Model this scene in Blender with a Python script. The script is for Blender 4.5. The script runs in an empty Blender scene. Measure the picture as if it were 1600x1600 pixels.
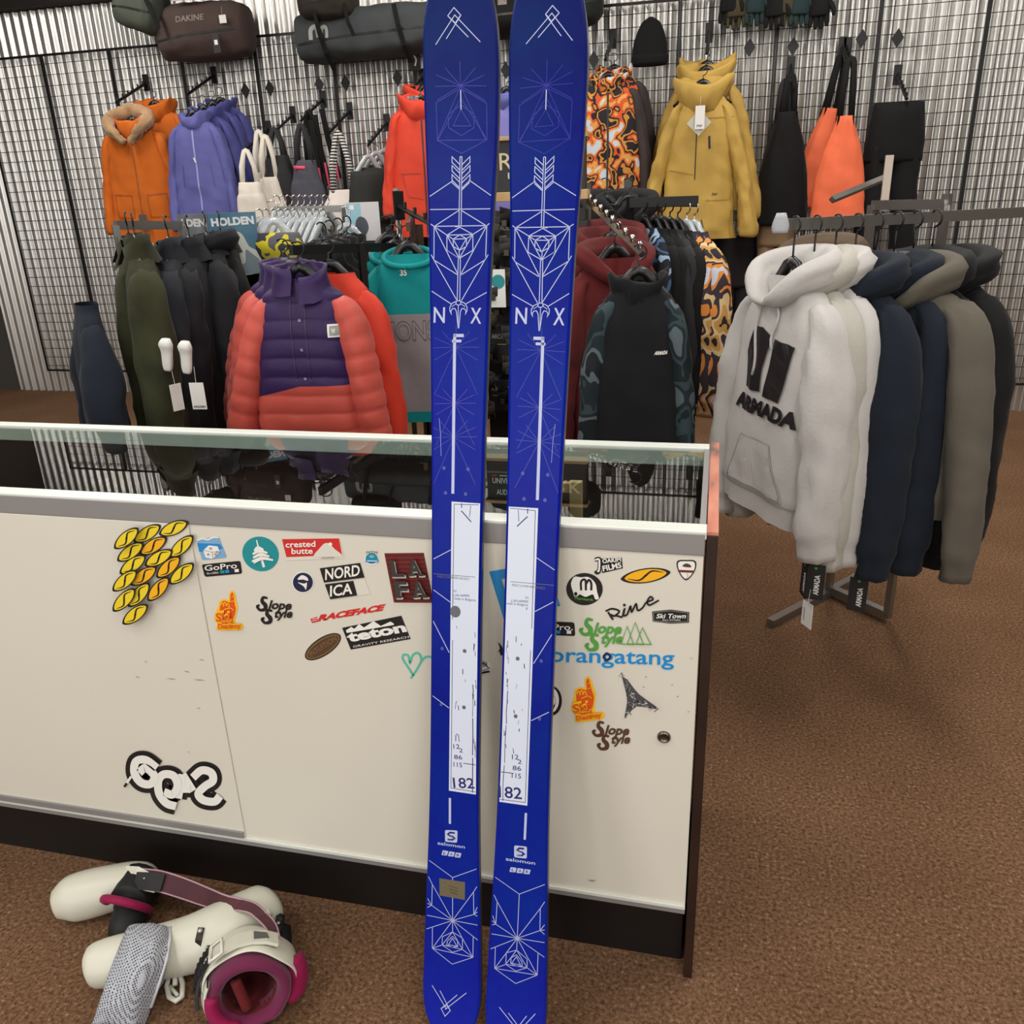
import bpy, bmesh, math, random
from mathutils import Vector, Matrix, noise
from mathutils.bvhtree import BVHTree
PI = math.pi
sc = bpy.context.scene
COL = sc.collection

# ---------------------------------------------------------------- camera, world, lights, exposure
CAM_H = 1.4806
YAW, PITCH, ROLL, FPX = math.radians(14.0), math.radians(20.6), math.radians(2.0), 1290.0
cy_, sy_ = math.cos(YAW), math.sin(YAW)
FWD = Vector((-sy_*math.cos(PITCH), cy_*math.cos(PITCH), -math.sin(PITCH)))
rt0 = Vector((cy_, sy_, 0)); dn0 = FWD.cross(rt0)
RT = rt0*math.cos(ROLL) + dn0*math.sin(ROLL)
DN = dn0*math.cos(ROLL) - rt0*math.sin(ROLL)
camd = bpy.data.cameras.new('camera'); cam = bpy.data.objects.new('camera', camd); COL.objects.link(cam)
camd.sensor_width = 36.0; camd.lens = 36.0*FPX/1600.0; camd.clip_start = 0.05
m3 = Matrix((RT, -DN, -FWD)).transposed()
cam.matrix_world = Matrix.Translation((0, 0, CAM_H)) @ m3.to_4x4()
sc.camera = cam
w = bpy.data.worlds.new('world'); sc.world = w; w.use_nodes = True
w.node_tree.nodes['Background'].inputs[0].default_value = (0.9, 0.93, 1, 1)
w.node_tree.nodes['Background'].inputs[1].default_value = 0.25
sc.view_settings.view_transform = 'Standard'; sc.view_settings.look = 'None'
sc.view_settings.exposure = -0.36; sc.view_settings.gamma = 1.0; sc.view_settings.use_curve_mapping = False
def area(x, y, z, sx, sy, power, col=(1, 0.96, 0.9), tilt=0.0):  # serves the ceiling lamps and the added panels behind the camera
    l = bpy.data.lights.new('area_lamp', 'AREA'); l.shape = 'RECTANGLE'; l.size = sx; l.size_y = sy; l.energy = power; l.color = col
    o = bpy.data.objects.new('area_lamp', l); o.location = (x, y, z); o.rotation_euler = (tilt, 0, 0); COL.objects.link(o)
for ax in (-4.2, -1.8, 0.6, 3.0):
    area(ax, 4.6, 3.5, 0.35, 1.3, 46, (1, .95, .87))
    area(ax, 2.3, 3.5, 0.35, 1.3, 40, (1, .97, .92))
    area(ax, -0.2, 3.5, 0.35, 1.3, 40, (1, .97, .92))
    area(ax, -2.4, 3.5, 0.35, 1.3, 40, (1, .97, .92))
# added window-like light panels behind the camera, for bright stripes on the corrugated wall
for wx in (-4.4, -1.2, 2.0):
    area(wx, -3.5, 1.65, 2.0, 2.3, 70, (1, .99, .96), PI/2)

# ---------------------------------------------------------------- geometry helpers
def ray(px, py): return RT*((px-800)/FPX) + DN*((py-800)/FPX) + FWD
CAMP = Vector((0, 0, CAM_H))
def at(px, py, Y):
    r = ray(px, py); return CAMP + r*(Y/r.y)
def atz(px, py, Z):
    r = ray(px, py); return CAMP + r*((Z-CAM_H)/r.z)
def atx(px, py, X):
    r = ray(px, py); return CAMP + r*(X/r.x)
def S(c):
    def f(v):
        v /= 255.0
        return v/12.92 if v <= 0.04045 else ((v+0.055)/1.055)**2.4
    return (f(c[0]), f(c[1]), f(c[2]), 1.0)
MATS = {}
def mat(name, c, rough=0.6, metal=0.0, bump=0.0, bscale=300.0, var=0.0, vscale=6.0, sheen=0.0, coat=0.0, spec=0.5, emit=0.0):
    if name in MATS: return MATS[name]
    m = bpy.data.materials.new(name); MATS[name] = m; m.use_nodes = True
    nt = m.node_tree; b = nt.nodes['Principled BSDF']
    b.inputs['Base Color'].default_value = S(c); b.inputs['Roughness'].default_value = rough; b.inputs['Metallic'].default_value = metal
    b.inputs['Specular IOR Level'].default_value = spec
    if sheen: b.inputs['Sheen Weight'].default_value = sheen
    if coat: b.inputs['Coat Weight'].default_value = coat; b.inputs['Coat Roughness'].default_value = 0.08
    if emit: b.inputs['Emission Color'].default_value = S(c); b.inputs['Emission Strength'].default_value = emit
    tc = nt.nodes.new('ShaderNodeTexCoord')
    if var:
        n = nt.nodes.new('ShaderNodeTexNoise'); n.inputs['Scale'].default_value = vscale; n.inputs['Detail'].default_value = 5
        nt.links.new(tc.outputs['Object'], n.inputs['Vector'])
        r = nt.nodes.new('ShaderNodeValToRGB'); a = S(c)
        r.color_ramp.elements[0].position = 0.3; r.color_ramp.elements[1].position = 0.7
        r.color_ramp.elements[0].color = (a[0]*(1-var), a[1]*(1-var), a[2]*(1-var), 1)
        r.color_ramp.elements[1].color = (min(1, a[0]*(1+var)), min(1, a[1]*(1+var)), min(1, a[2]*(1+var)), 1)
        nt.links.new(n.outputs['Fac'], r.inputs['Fac']); nt.links.new(r.outputs['Color'], b.inputs['Base Color'])
    if bump:
        n = nt.nodes.new('ShaderNodeTexNoise'); n.inputs['Scale'].default_value = bscale; n.inputs['Detail'].default_value = 3
        nt.links.new(tc.outputs['Object'], n.inputs['Vector'])
        bp = nt.nodes.new('ShaderNodeBump'); bp.inputs['Strength'].default_value = bump; bp.inputs['Distance'].default_value = 0.004
        nt.links.new(n.outputs['Fac'], bp.inputs['Height']); nt.links.new(bp.outputs['Normal'], b.inputs['Normal'])
    return m
def fab(name, c, rough=0.8, var=0.1, sheen=0.04, bump=0.25, bscale=60.0): return mat(name, c, rough, 0, bump, bscale, var, 7.0, sheen, 0, 0.25)
def pattern(name, cols, scale=14.0, stretch=(1, 1, 1), rough=0.75):
    """printed cloth: blotches of several flat inks"""
    if name in MATS: return MATS[name]
    m = bpy.data.materials.new(name); MATS[name] = m; m.use_nodes = True; nt = m.node_tree; b = nt.nodes['Principled BSDF']
    b.inputs['Roughness'].default_value = rough; b.inputs['Specular IOR Level'].default_value = 0.25
    tc = nt.nodes.new('ShaderNodeTexCoord'); mp = nt.nodes.new('ShaderNodeMapping'); mp.inputs['Scale'].default_value = stretch
    mp.inputs['Rotation'].default_value = (0, 0.5, 0)
    nt.links.new(tc.outputs['Object'], mp.inputs['Vector'])
    n = nt.nodes.new('ShaderNodeTexNoise'); n.inputs['Scale'].default_value = scale; n.inputs['Detail'].default_value = 1.5; n.inputs['Distortion'].default_value = 0.25
    nt.links.new(mp.outputs['Vector'], n.inputs['Vector'])
    r = nt.nodes.new('ShaderNodeValToRGB'); r.color_ramp.interpolation = 'CONSTANT'
    k = len(cols); lo, hi = 0.34, 0.66
    r.color_ramp.elements[0].color = S(cols[0]); r.color_ramp.elements[0].position = 0.0
    r.color_ramp.elements[1].color = S(cols[1]); r.color_ramp.elements[1].position = lo + (hi-lo)*1/k
    for i in range(2, k):
        e = r.color_ramp.elements.new(lo + (hi-lo)*i/k); e.color = S(cols[i])
    nt.links.new(n.outputs['Fac'], r.inputs['Fac']); nt.links.new(r.outputs['Color'], b.inputs['Base Color'])
    return m
def stripes(name, a, b_, period):
    if name in MATS: return MATS[name]
    m = bpy.data.materials.new(name); MATS[name] = m; m.use_nodes = True; nt = m.node_tree; b = nt.nodes['Principled BSDF']; b.inputs['Roughness'].default_value = 0.85
    tc = nt.nodes.new('ShaderNodeTexCoord'); sx = nt.nodes.new('ShaderNodeSeparateXYZ'); nt.links.new(tc.outputs['Object'], sx.inputs[0])
    d = nt.nodes.new('ShaderNodeMath'); d.operation = 'DIVIDE'; d.inputs[1].default_value = period; nt.links.new(sx.outputs['Z'], d.inputs[0])
    f = nt.nodes.new('ShaderNodeMath'); f.operation = 'FRACT'; nt.links.new(d.outputs[0], f.inputs[0])
    g = nt.nodes.new('ShaderNodeMath'); g.operation = 'GREATER_THAN'; g.inputs[1].default_value = 0.5; nt.links.new(f.outputs[0], g.inputs[0])
    mx = nt.nodes.new('ShaderNodeMix'); mx.data_type = 'RGBA'; mx.inputs[6].default_value = S(a); mx.inputs[7].default_value = S(b_)
    nt.links.new(g.outputs[0], mx.inputs[0]); nt.links.new(mx.outputs[2], b.inputs['Base Color'])
    return m

def tag(o, label=None, cat=None, group=None, kind=None):
    if label: o['label'] = label
    if cat: o['category'] = cat
    if group: o['group'] = group
    if kind: o['kind'] = kind
    return o
def thing(name, label, cat, loc=(0, 0, 0), rz=0.0, group=None):
    o = bpy.data.objects.new(name, None); COL.objects.link(o); o.empty_display_size = 0.05
    o.location = loc; o.rotation_euler = (0, 0, rz)
    return tag(o, label, cat, group)
def obj(name, bm, m, parent=None, smooth=True, label=None, world=False):
    me = bpy.data.meshes.new(name); bmesh.ops.recalc_face_normals(bm, faces=bm.faces)
    if world and parent is not None:                 # geometry given in world space, parent placed already
        mi = (Matrix.Translation(parent.location) @ Matrix.Rotation(parent.rotation_euler.z, 4, 'Z')).inverted()
        bm.transform(mi)
    bm.to_mesh(me); bm.free()
    if smooth:
        for p in me.polygons: p.use_smooth = True
    for x in (m if isinstance(m, (list, tuple)) else [m]): me.materials.append(x)
    o = bpy.data.objects.new(name, me); COL.objects.link(o)
    if parent is not None: o.parent = parent
    if label: o['label'] = label
    return o
def copy_tree(o, parent=None):
    c = o.copy(); COL.objects.link(c)
    if parent is not None: c.parent = parent
    for ch in list(o.children): copy_tree(ch, c)
    return c
def box(bm, x0, x1, y0, y1, z0, z1, bevel=0.0, mi=0):
    v = [bm.verts.new((x, y, z)) for z in (z0, z1) for y in (y0, y1) for x in (x0, x1)]
    fs = [bm.faces.new([v[i] for i in q]) for q in ((0, 2, 3, 1), (4, 5, 7, 6), (0, 1, 5, 4), (2, 6, 7, 3), (0, 4, 6, 2), (1, 3, 7, 5))]
    for f in fs: f.material_index = mi
    if bevel:
        es = list({e for f in fs for e in f.edges})
        bmesh.ops.bevel(bm, geom=es, offset=bevel, segments=2, affect='EDGES', profile=0.6)
def tube(bm, pts, r, n=6, closed=False, flat=1.0, up=None, mi=0):
    pts = [Vector(p) for p in pts]; k = len(pts); rings = []
    rr = r if isinstance(r, (list, tuple)) else [r]*k
    prev = None
    for i, p in enumerate(pts):
        a = pts[i-1] if (i > 0 or closed) else p
        b = pts[(i+1) % k] if (i < k-1 or closed) else p
        t = (b-a).normalized() if (b-a).length > 1e-9 else Vector((0, 0, 1))
        if up is not None: u = Vector(up)
        elif prev is not None: u = prev
        else: u = Vector((0, 0, 1)) if abs(t.z) < 0.9 else Vector((0, 1, 0))
        s = t.cross(u)
        if s.length < 1e-6: s = t.cross(Vector((1, 0, 0.01)))
        s.normalize(); u2 = s.cross(t).normalized(); prev = u2
        rings.append([bm.verts.new(p + s*(rr[i]*math.cos(2*PI*j/n)) + u2*(rr[i]*flat*math.sin(2*PI*j/n))) for j in range(n)])
    m_ = k if closed else k-1
    for i in range(m_):
        A, B = rings[i], rings[(i+1) % k]
        for j in range(n):
            f = bm.faces.new((A[j], A[(j+1) % n], B[(j+1) % n], B[j])); f.material_index = mi
    if not closed:
        bm.faces.new(rings[0][::-1]).material_index = mi; bm.faces.new(rings[-1]).material_index = mi
def band(bm, pts, width, thick, nrm, mi=0):
    """a flat strap: rectangular section swept along pts; nrm = thickness direction(s)"""
    pts = [Vector(p) for p in pts]; rings = []
    for i, p in enumerate(pts):
        t = (pts[min(i+1, len(pts)-1)] - pts[max(i-1, 0)]).normalized()
        n = Vector(nrm[i] if isinstance(nrm, list) else nrm); n = (n - t*n.dot(t)).normalized(); s = t.cross(n)
        wv = width[i] if isinstance(width, (list, tuple)) else width
        rings.append([bm.verts.new(p + s*(a*wv/2) + n*(b*thick/2)) for a, b in ((-1, -1), (1, -1), (1, 1), (-1, 1))])
    for A, B in zip(rings, rings[1:]):
        for j in range(4): bm.faces.new((A[j], A[(j+1) % 4], B[(j+1) % 4], B[j])).material_index = mi
    bm.faces.new(rings[0][::-1]).material_index = mi; bm.faces.new(rings[-1]).material_index = mi
def nz(x, y, z): return noise.noise(Vector((x, y, z)))
def lerpk(keys, t):
    """smooth interpolation through sorted (t, value...) keys"""
    if t <= keys[0][0]: return list(keys[0][1:])
    for i in range(len(keys)-1):
        a, b = keys[i], keys[i+1]
        if t <= b[0]:
            u = (t-a[0])/(b[0]-a[0])
            p0 = keys[i-1] if i > 0 else a; p3 = keys[i+2] if i+2 < len(keys) else b
            out = []
            for c in range(1, len(a)):
                m0 = (b[c]-p0[c])/max(1e-9, b[0]-p0[0])*(b[0]-a[0]); m1 = (p3[c]-a[c])/max(1e-9, p3[0]-a[0])*(b[0]-a[0])
                u2, u3 = u*u, u*u*u
                out.append((2*u3-3*u2+1)*a[c] + (u3-2*u2+u)*m0 + (-2*u3+3*u2)*b[c] + (u3-u2)*m1)
            return out
    return list(keys[-1][1:])
def loft(bm, keys, rows, n=28, amp=0.0, seed=0.0, fold=6.0, fz=2.0, quilt=0.0, qp=0.06, power=2.3, cap0=False, cap1=False, axis='z', mi=0, ampf=None):
    """keys: (t, cx, cy, cz, a, b) ; rings in the xy plane (axis z). returns rings"""
    rings = []
    t0, t1 = keys[0][0], keys[-1][0]
    for i in range(rows+1):
        t = t0 + (t1-t0)*i/rows
        cx, cy, cz, a, b = lerpk(keys, t); ring = []
        a = max(a, 1e-4); b = max(b, 1e-4)
        am = amp*(ampf(i/rows) if ampf else 1.0)
        for j in range(n):
            th = 2*PI*j/n; c, s = math.cos(th), math.sin(th)
            ex = 2.0/power
            x = a*abs(c)**ex*(1 if c >= 0 else -1); y = b*abs(s)**ex*(1 if s >= 0 else -1)
            d = 0.0
            if am:
                d += am*0.8*nz(c*fold*0.5+seed, s*fold*0.5+seed*1.7, cz*fz+seed) + am*1.1*(0.35-abs(nz(c*fold*.55+seed*3+cz*2.2, s*fold*.55, cz*fz*1.5-seed))) + am*0.55*(0.3-abs(nz(x*9+seed+cz*6, y*9, cz*9)))
            if quilt:
                ph = abs(math.sin(PI*(cz/qp + 0.15*nz(c*2, s*2, cz*3+seed)))); d += quilt*(ph**0.45 - 0.8)
            L = math.hypot(c, s)
            x += d*c; y += d*s
            p = (cx+x, cy+y, cz) if axis == 'z' else ((cz, cx+x, cy+y) if axis == 'x' else (cx+x, cz, cy+y))
            ring.append(bm.verts.new(p))
        rings.append(ring)
    for A, B in zip(rings, rings[1:]):
        for j in range(n): bm.faces.new((A[j], A[(j+1) % n], B[(j+1) % n], B[j])).material_index = mi
    if cap0: bm.faces.new(rings[0][::-1]).material_index = mi
    if cap1: bm.faces.new(rings[-1]).material_index = mi
    return rings
def ptube(bm, keys, rows, n=16, amp=0.0, seed=0.0, quilt=0.0, qp=0.06, caps=(True, True), mi=0, fz=6.0):
    """organic tube: keys (t, x, y, z, a, b) along any path; a across (xy normal), b in the other direction"""
    rings = []; t0, t1 = keys[0][0], keys[-1][0]; P = [lerpk(keys, t0+(t1-t0)*i/rows) for i in range(rows+1)]
    prev = None
    for i, (x, y, z, a, b) in enumerate(P):
        q0, q1 = P[max(0, i-1)], P[min(rows, i+1)]
        t = Vector((q1[0]-q0[0], q1[1]-q0[1], q1[2]-q0[2])); t = t.normalized() if t.length > 1e-9 else Vector((0, 0, -1))
        u = prev if prev is not None else (Vector((0, 1, 0)) if abs(t.y) < 0.9 else Vector((1, 0, 0)))
        s = t.cross(u).normalized(); u2 = s.cross(t).normalized(); prev = u2
        ring = []
        for j in range(n):
            th = 2*PI*j/n; c, s_ = math.cos(th), math.sin(th); d = 0
            if amp: d += .8*amp*nz(c*1.6+seed, s_*1.6+seed, z*fz+x*fz*0.6+seed) + 1.2*amp*(.3-abs(nz(c*1.3+seed, s_*1.3+z*4, z*fz*1.6+seed*2)))
            if quilt: d += quilt*(abs(math.sin(PI*z/qp))**0.45-0.8)
            ring.append(bm.verts.new(Vector((x, y, z)) + s*((max(a, 1e-4)+d)*c) + u2*((max(b, 1e-4)+d)*s_)))
        rings.append(ring)
    for A, B in zip(rings, rings[1:]):
        for j in range(n): bm.faces.new((A[j], A[(j+1) % n], B[(j+1) % n], B[j])).material_index = mi
    if caps[0]: bm.faces.new(rings[0][::-1]).material_index = mi
    if caps[1]: bm.faces.new(rings[-1]).material_index = mi
    return rings

# ---------------------------------------------------------------- flat artwork (stickers, prints, lettering)
TXT = {}
def glyphs(s, bold=0.0):
    k = (s, bold)
    if k not in TXT:
        cu = bpy.data.curves.new('t', 'FONT'); cu.body = s; cu.resolution_u = 3; cu.offset = bold; cu.fill_mode = 'FRONT'; cu.dimensions = '2D'
        o = bpy.data.objects.new('t', cu); me = o.to_mesh()
        V = [(v.co.x, v.co.y) for v in me.vertices]; F = [tuple(p.vertices) for p in me.polygons]
        o.to_mesh_clear(); bpy.data.objects.remove(o); bpy.data.curves.remove(cu)
        TXT[k] = (V, F)
    return TXT[k]
def tri2(pts):
    from mathutils.geometry import tessellate_polygon
    return tessellate_polygon([[Vector((p[0], p[1], 0)) for p in pts]])
class Art:
    """2-D artwork; fn(x, y, layer) -> world or local point"""
    def __init__(s, fn, maxedge=None): s.fn = fn; s.V = []; s.F = []; s.mats = []; s.layer = 0; s.maxedge = maxedge
    def mi(s, m):
        if m not in s.mats: s.mats.append(m)
        return s.mats.index(m)
    def add(s, V, F, m, up=True):
        if up: s.layer += 1
        b = len(s.V); i = s.mi(m)
        s.V += [(x, y, s.layer) for x, y in V]; s.F += [(tuple(b+k for k in f), i) for f in F]
    def poly(s, pts, m): s.add(pts, tri2(pts), m)
    def rect(s, x0, y0, x1, y1, m): s.poly([(x0, y0), (x1, y0), (x1, y1), (x0, y1)], m)
    def ell(s, cx, cy, rx, ry, m, ang=0, n=32):
        c, q = math.cos(ang), math.sin(ang)
        s.poly([(cx+rx*math.cos(t)*c-ry*math.sin(t)*q, cy+rx*math.cos(t)*q+ry*math.sin(t)*c) for t in (2*PI*i/n for i in range(n))], m)
    def rquad(s, q, r, m, n=4):
        """quad with rounded corners, r as a fraction"""
        out = []
        for i in range(4):
            p, a, b = q[i], q[i-1], q[(i+1) % 4]
            pa = (p[0]+(a[0]-p[0])*r[0 if i % 2 else 1], p[1]+(a[1]-p[1])*r[0 if i % 2 else 1]); pb = (p[0]+(b[0]-p[0])*r[1 if i % 2 else 0], p[1]+(b[1]-p[1])*r[1 if i % 2 else 0])
            for k in range(n+1):
                t = k/n; out.append(((1-t)**2*pa[0]+2*t*(1-t)*p[0]+t*t*pb[0], (1-t)**2*pa[1]+2*t*(1-t)*p[1]+t*t*pb[1]))
        s.poly(out, m)
    def line(s, pts, wd, m, closed=False, step=None, up=True):
        if closed: pts = list(pts)+[pts[0]]
        if step:
            o = [pts[0]]
            for a, b in zip(pts, pts[1:]):
                k = max(1, int(math.hypot(b[0]-a[0], b[1]-a[1])/step))
                o += [(a[0]+(b[0]-a[0])*i/k, a[1]+(b[1]-a[1])*i/k) for i in range(1, k+1)]
            pts = o
        V, F = [], []; n = len(pts)
        for i, p in enumerate(pts):
            a = pts[i-1] if i > 0 else (pts[-2] if closed else p); b = pts[i+1] if i < n-1 else (pts[1] if closed else p)
            d1 = (p[0]-a[0], p[1]-a[1]); d2 = (b[0]-p[0], b[1]-p[1]); l1 = math.hypot(*d1) or 1; l2 = math.hypot(*d2) or 1
            tx, ty = d1[0]/l1+d2[0]/l2, d1[1]/l1+d2[1]/l2; l = math.hypot(tx, ty)
            if l < 1e-6: tx, ty, l = d2[0], d2[1], l2
            tx, ty = tx/l, ty/l; e = (d2 if l2 > 1e-6 and d2 != (0, 0) else d1); le = math.hypot(*e) or 1
            k = max(0.5, abs(tx*e[0]/le+ty*e[1]/le)); wv = (wd[i] if isinstance(wd, (list, tuple)) else wd)/2/k
            V += [(p[0]-ty*wv, p[1]+tx*wv), (p[0]+ty*wv, p[1]-tx*wv)]
        for i in range(n-1): F.append((2*i, 2*i+1, 2*i+3, 2*i+2))
        s.add(V, F, m, up)
    def curve(s, pts, wd, m, closed=False, k=6):
        keys = [(i,)+tuple(p) for i, p in enumerate(pts)]
        if closed: keys = [(i,)+tuple(pts[i % len(pts)]) for i in range(len(pts)+1)]
        n = (len(keys)-1)*k; o = [tuple(lerpk(keys, (len(keys)-1)*i/n)) for i in range(n+1)]
        if isinstance(wd, (list, tuple)):
            wk = [(i, v) for i, v in enumerate(wd)]; wd = [lerpk(wk, (len(keys)-1)*i/n)[0] for i in range(n+1)]
        s.line(o, wd, m)
        return o
    def shape(s, pts, m, k=5):
        n = len(pts); keys = [(i-1,)+tuple(pts[(i-1) % n]) for i in range(n+3)]
        s.poly([tuple(lerpk(keys, i/k)) for i in range(n*k)], m)
    def text(s, t, p0, p1, h, m, bold=0.0, slant=0.0, ysgn=-1):
        """fits t between baseline points p0, p1 with capital height h (picture y points down: ysgn -1)"""
        V, F = glyphs(t, bold); xs = [v[0] for v in V]; x0, x1 = min(xs), max(xs)
        CH = 0.70
        dx, dy = p1[0]-p0[0], p1[1]-p0[1]; L = math.hypot(dx, dy); nx, ny = (-dy/L, dx/L)
        o = []
        for x, y in V:
            u = (x-x0)/(x1-x0); v = y/CH*h
            sl = slant*v
            o.append((p0[0]+dx*u+ysgn*nx*v+dx/L*sl, p0[1]+dy*u+ysgn*ny*v+dy/L*sl))
        s.add(o, F, m)
    def bm(s):
        b = bmesh.new(); pts = s.V
        vs = [b.verts.new((v[0], v[1], v[2])) for v in pts]
        for f, i in s.F:
            try: fc = b.faces.new([vs[k] for k in f]); fc.material_index = i
            except ValueError: pass
        if s.maxedge:
            for _ in range(6):
                es = [e for e in b.edges if (e.verts[0].co.xy-e.verts[1].co.xy).length > s.maxedge]
                if not es: break
                bmesh.ops.subdivide_edges(b, edges=es, cuts=1)
            bmesh.ops.triangulate(b, faces=[f for f in b.faces if len(f.verts) > 4])
        for v in b.verts: v.co = s.fn(v.co.x, v.co.y, v.co.z)
        return b
    def pieces(s, name, parent):
        """every drawn shape as a part of its own"""
        lay = sorted({v[2] for v in s.V})
        for l in lay:
            idx = [i for i, v in enumerate(s.V) if v[2] == l]; rm = {k: j for j, k in enumerate(idx)}; b = Art(s.fn, s.maxedge)
            fs = [(f, m) for f, m in s.F if f[0] in rm]; b.V = [s.V[i] for i in idx]; b.mats = [s.mats[fs[0][1]]]; b.F = [(tuple(rm[k] for k in f), 0) for f, m in fs]
            b.obj(name, parent)
    def obj(s, name, parent=None, label=None, world=False, extra=None):
        b = s.bm()
        return obj(name, b, s.mats, parent, False, label, world)
# ---------------------------------------------------------------- the room
def struct(name, bm, m, smooth=False): return tag(obj(name, bm, m, None, smooth), kind='structure')
def carpet():
    m = mat('carpet', (112, 80, 56), 0.95); nt = m.node_tree; b = nt.nodes['Principled BSDF']
    b.inputs['Specular IOR Level'].default_value = 0.1
    tc = nt.nodes.new('ShaderNodeTexCoord')
    n = nt.nodes.new('ShaderNodeTexNoise'); n.inputs['Scale'].default_value = 120; n.inputs['Detail'].default_value = 5; n.inputs['Roughness'].default_value = 0.7
    nt.links.new(tc.outputs['Object'], n.inputs['Vector'])
    r = nt.nodes.new('ShaderNodeValToRGB')
    for e, (p, c) in zip([r.color_ramp.elements[0], r.color_ramp.elements[1], r.color_ramp.elements.new(.5), r.color_ramp.elements.new(.62)],
                         [(0.3, (52, 38, 28)), (0.78, (206, 176, 146)), (0.5, (112, 83, 61)), (0.62, (134, 103, 78))]):
        e.position = p; e.color = S(c)
    n2 = nt.nodes.new('ShaderNodeTexNoise'); n2.inputs['Scale'].default_value = 3; nt.links.new(tc.outputs['Object'], n2.inputs['Vector'])
    mx = nt.nodes.new('ShaderNodeMix'); mx.data_type = 'RGBA'; mx.blend_type = 'MULTIPLY'; mx.inputs[0].default_value = 0.35
    r2 = nt.nodes.new('ShaderNodeValToRGB'); r2.color_ramp.elements[0].color = (.62, .56, .48, 1); r2.color_ramp.elements[1].color = (1, 1, 1, 1)
    r2.color_ramp.elements[0].position = .35; r2.color_ramp.elements[1].position = .65
    nt.links.new(n2.outputs['Fac'], r2.inputs['Fac']); nt.links.new(n.outputs['Fac'], r.inputs['Fac'])
    nt.links.new(r.outputs['Color'], mx.inputs[6]); nt.links.new(r2.outputs['Color'], mx.inputs[7]); nt.links.new(mx.outputs[2], b.inputs['Base Color'])
    bp = nt.nodes.new('ShaderNodeBump'); bp.inputs['Strength'].default_value = 0.6; bp.inputs['Distance'].default_value = 0.004
    nt.links.new(n.outputs['Fac'], bp.inputs['Height']); nt.links.new(bp.outputs['Normal'], b.inputs['Normal'])
    return m
RX0, RX1, RY0, WY, RZ = -7.0, 4.6, -3.6, 6.30, 3.6
bm = bmesh.new(); box(bm, RX0, RX1, RY0, WY+.3, -.1, 0); struct('floor', bm, carpet())
bm = bmesh.new(); box(bm, RX0, RX1, RY0, WY+.3, RZ, RZ+.1); struct('ceiling', bm, mat('ceiling_tile', (120, 116, 110), .9))
wallm = mat('painted_wall', (120, 114, 106), .85)
bm = bmesh.new(); box(bm, RX0-.1, RX0, RY0, WY+.3, 0, RZ); struct('wall_left', bm, wallm)
bm = bmesh.new(); box(bm, RX1, RX1+.1, RY0, WY+.3, 0, RZ); struct('wall_right', bm, wallm)
bm = bmesh.new(); box(bm, RX0, RX1, RY0-.1, RY0, 0, RZ); struct('wall_front', bm, mat('dark_wall', (70, 67, 64), .8))
for i, wx in enumerate((-4.4, -1.2, 2.0)):  # unseen frames invented around the added light panels
    bm = bmesh.new()
    for x0, x1, z0, z1 in ((-1.08, -1.0, .42, 2.88), (1.0, 1.08, .42, 2.88), (-1.08, 1.08, .42, .5), (-1.08, 1.08, 2.8, 2.88), (-.02, .02, .5, 2.8)): box(bm, wx+x0, wx+x1, RY0+.0, RY0+.12, z0, z1, .004)
    struct('window_%d' % (i+1), bm, mat('window_frame', (60, 58, 56), .5))
# corrugated galvanised sheet, real waves
def galv():
    m = mat('galvanised_sheet', (214, 212, 208), .3, .9); nt = m.node_tree; b = nt.nodes['Principled BSDF']
    tc = nt.nodes.new('ShaderNodeTexCoord')
    n = nt.nodes.new('ShaderNodeTexNoise'); n.inputs['Scale'].default_value = 3; nt.links.new(tc.outputs['Object'], n.inputs['Vector'])
    r = nt.nodes.new('ShaderNodeMapRange'); r.inputs[3].default_value = .26; r.inputs[4].default_value = .40
    nt.links.new(n.outputs['Fac'], r.inputs[0]); nt.links.new(r.outputs[0], b.inputs['Roughness'])
    return m
bm = bmesh.new(); per = .080; npp = 14; cnt = int(9.0/per)*npp; prev = None
for i in range(cnt+1):
    x = -6.2 + per*i/npp; y = WY - .017 + .0125*math.sin(2*PI*i/npp)
    a = bm.verts.new((x, y, 0)); c = bm.verts.new((x, y, 2.98)); d_ = (a, c)
    if prev: bm.faces.new((prev[0], d_[0], d_[1], prev[1]))
    prev = d_
x1 = -6.2+per*cnt/npp
b0 = [bm.verts.new(p) for p in ((-6.2, WY+.01, 0), (x1, WY+.01, 0), (x1, WY+.01, 2.98), (-6.2, WY+.01, 2.98))]; bm.faces.new(b0)
struct('wall_back', bm, galv(), True)
bm = bmesh.new(); box(bm, RX0, RX1, WY+.012, WY+.3, 0, RZ); struct('wall_rear', bm, mat('dark_wall', (70, 67, 64), .8))
bm = bmesh.new(); box(bm, RX0, RX1, WY-.12, WY+.012, 2.985, RZ, .004); struct('trim_1', bm, mat('black_beam', (34, 31, 29), .7))
# ceiling light fixtures' housings (the lamps are set at the top)
for ax in (-4.2, -1.8, 0.6, 3.0):
    for ay in (4.6, 2.3, -0.2, -2.4):
        t = thing('ceiling_light', 'long white fluorescent ceiling light housing', 'light', (ax, ay, RZ), 0, 'ceiling lights over the shop')
        bm = bmesh.new(); box(bm, -.2, .2, -.68, .68, -.085, 0, .01); obj('housing', bm, mat('white_enamel', (235, 235, 230), .5), t, False)

black_m = mat('black_metal', (24, 23, 23), .45, .3)
blackp = mat('black_plastic', (18, 18, 19), .35)
chrome = mat('chrome', (205, 203, 200), .18, 1.0)
steel = mat('brushed_steel', (150, 148, 144), .35, .9)
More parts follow.
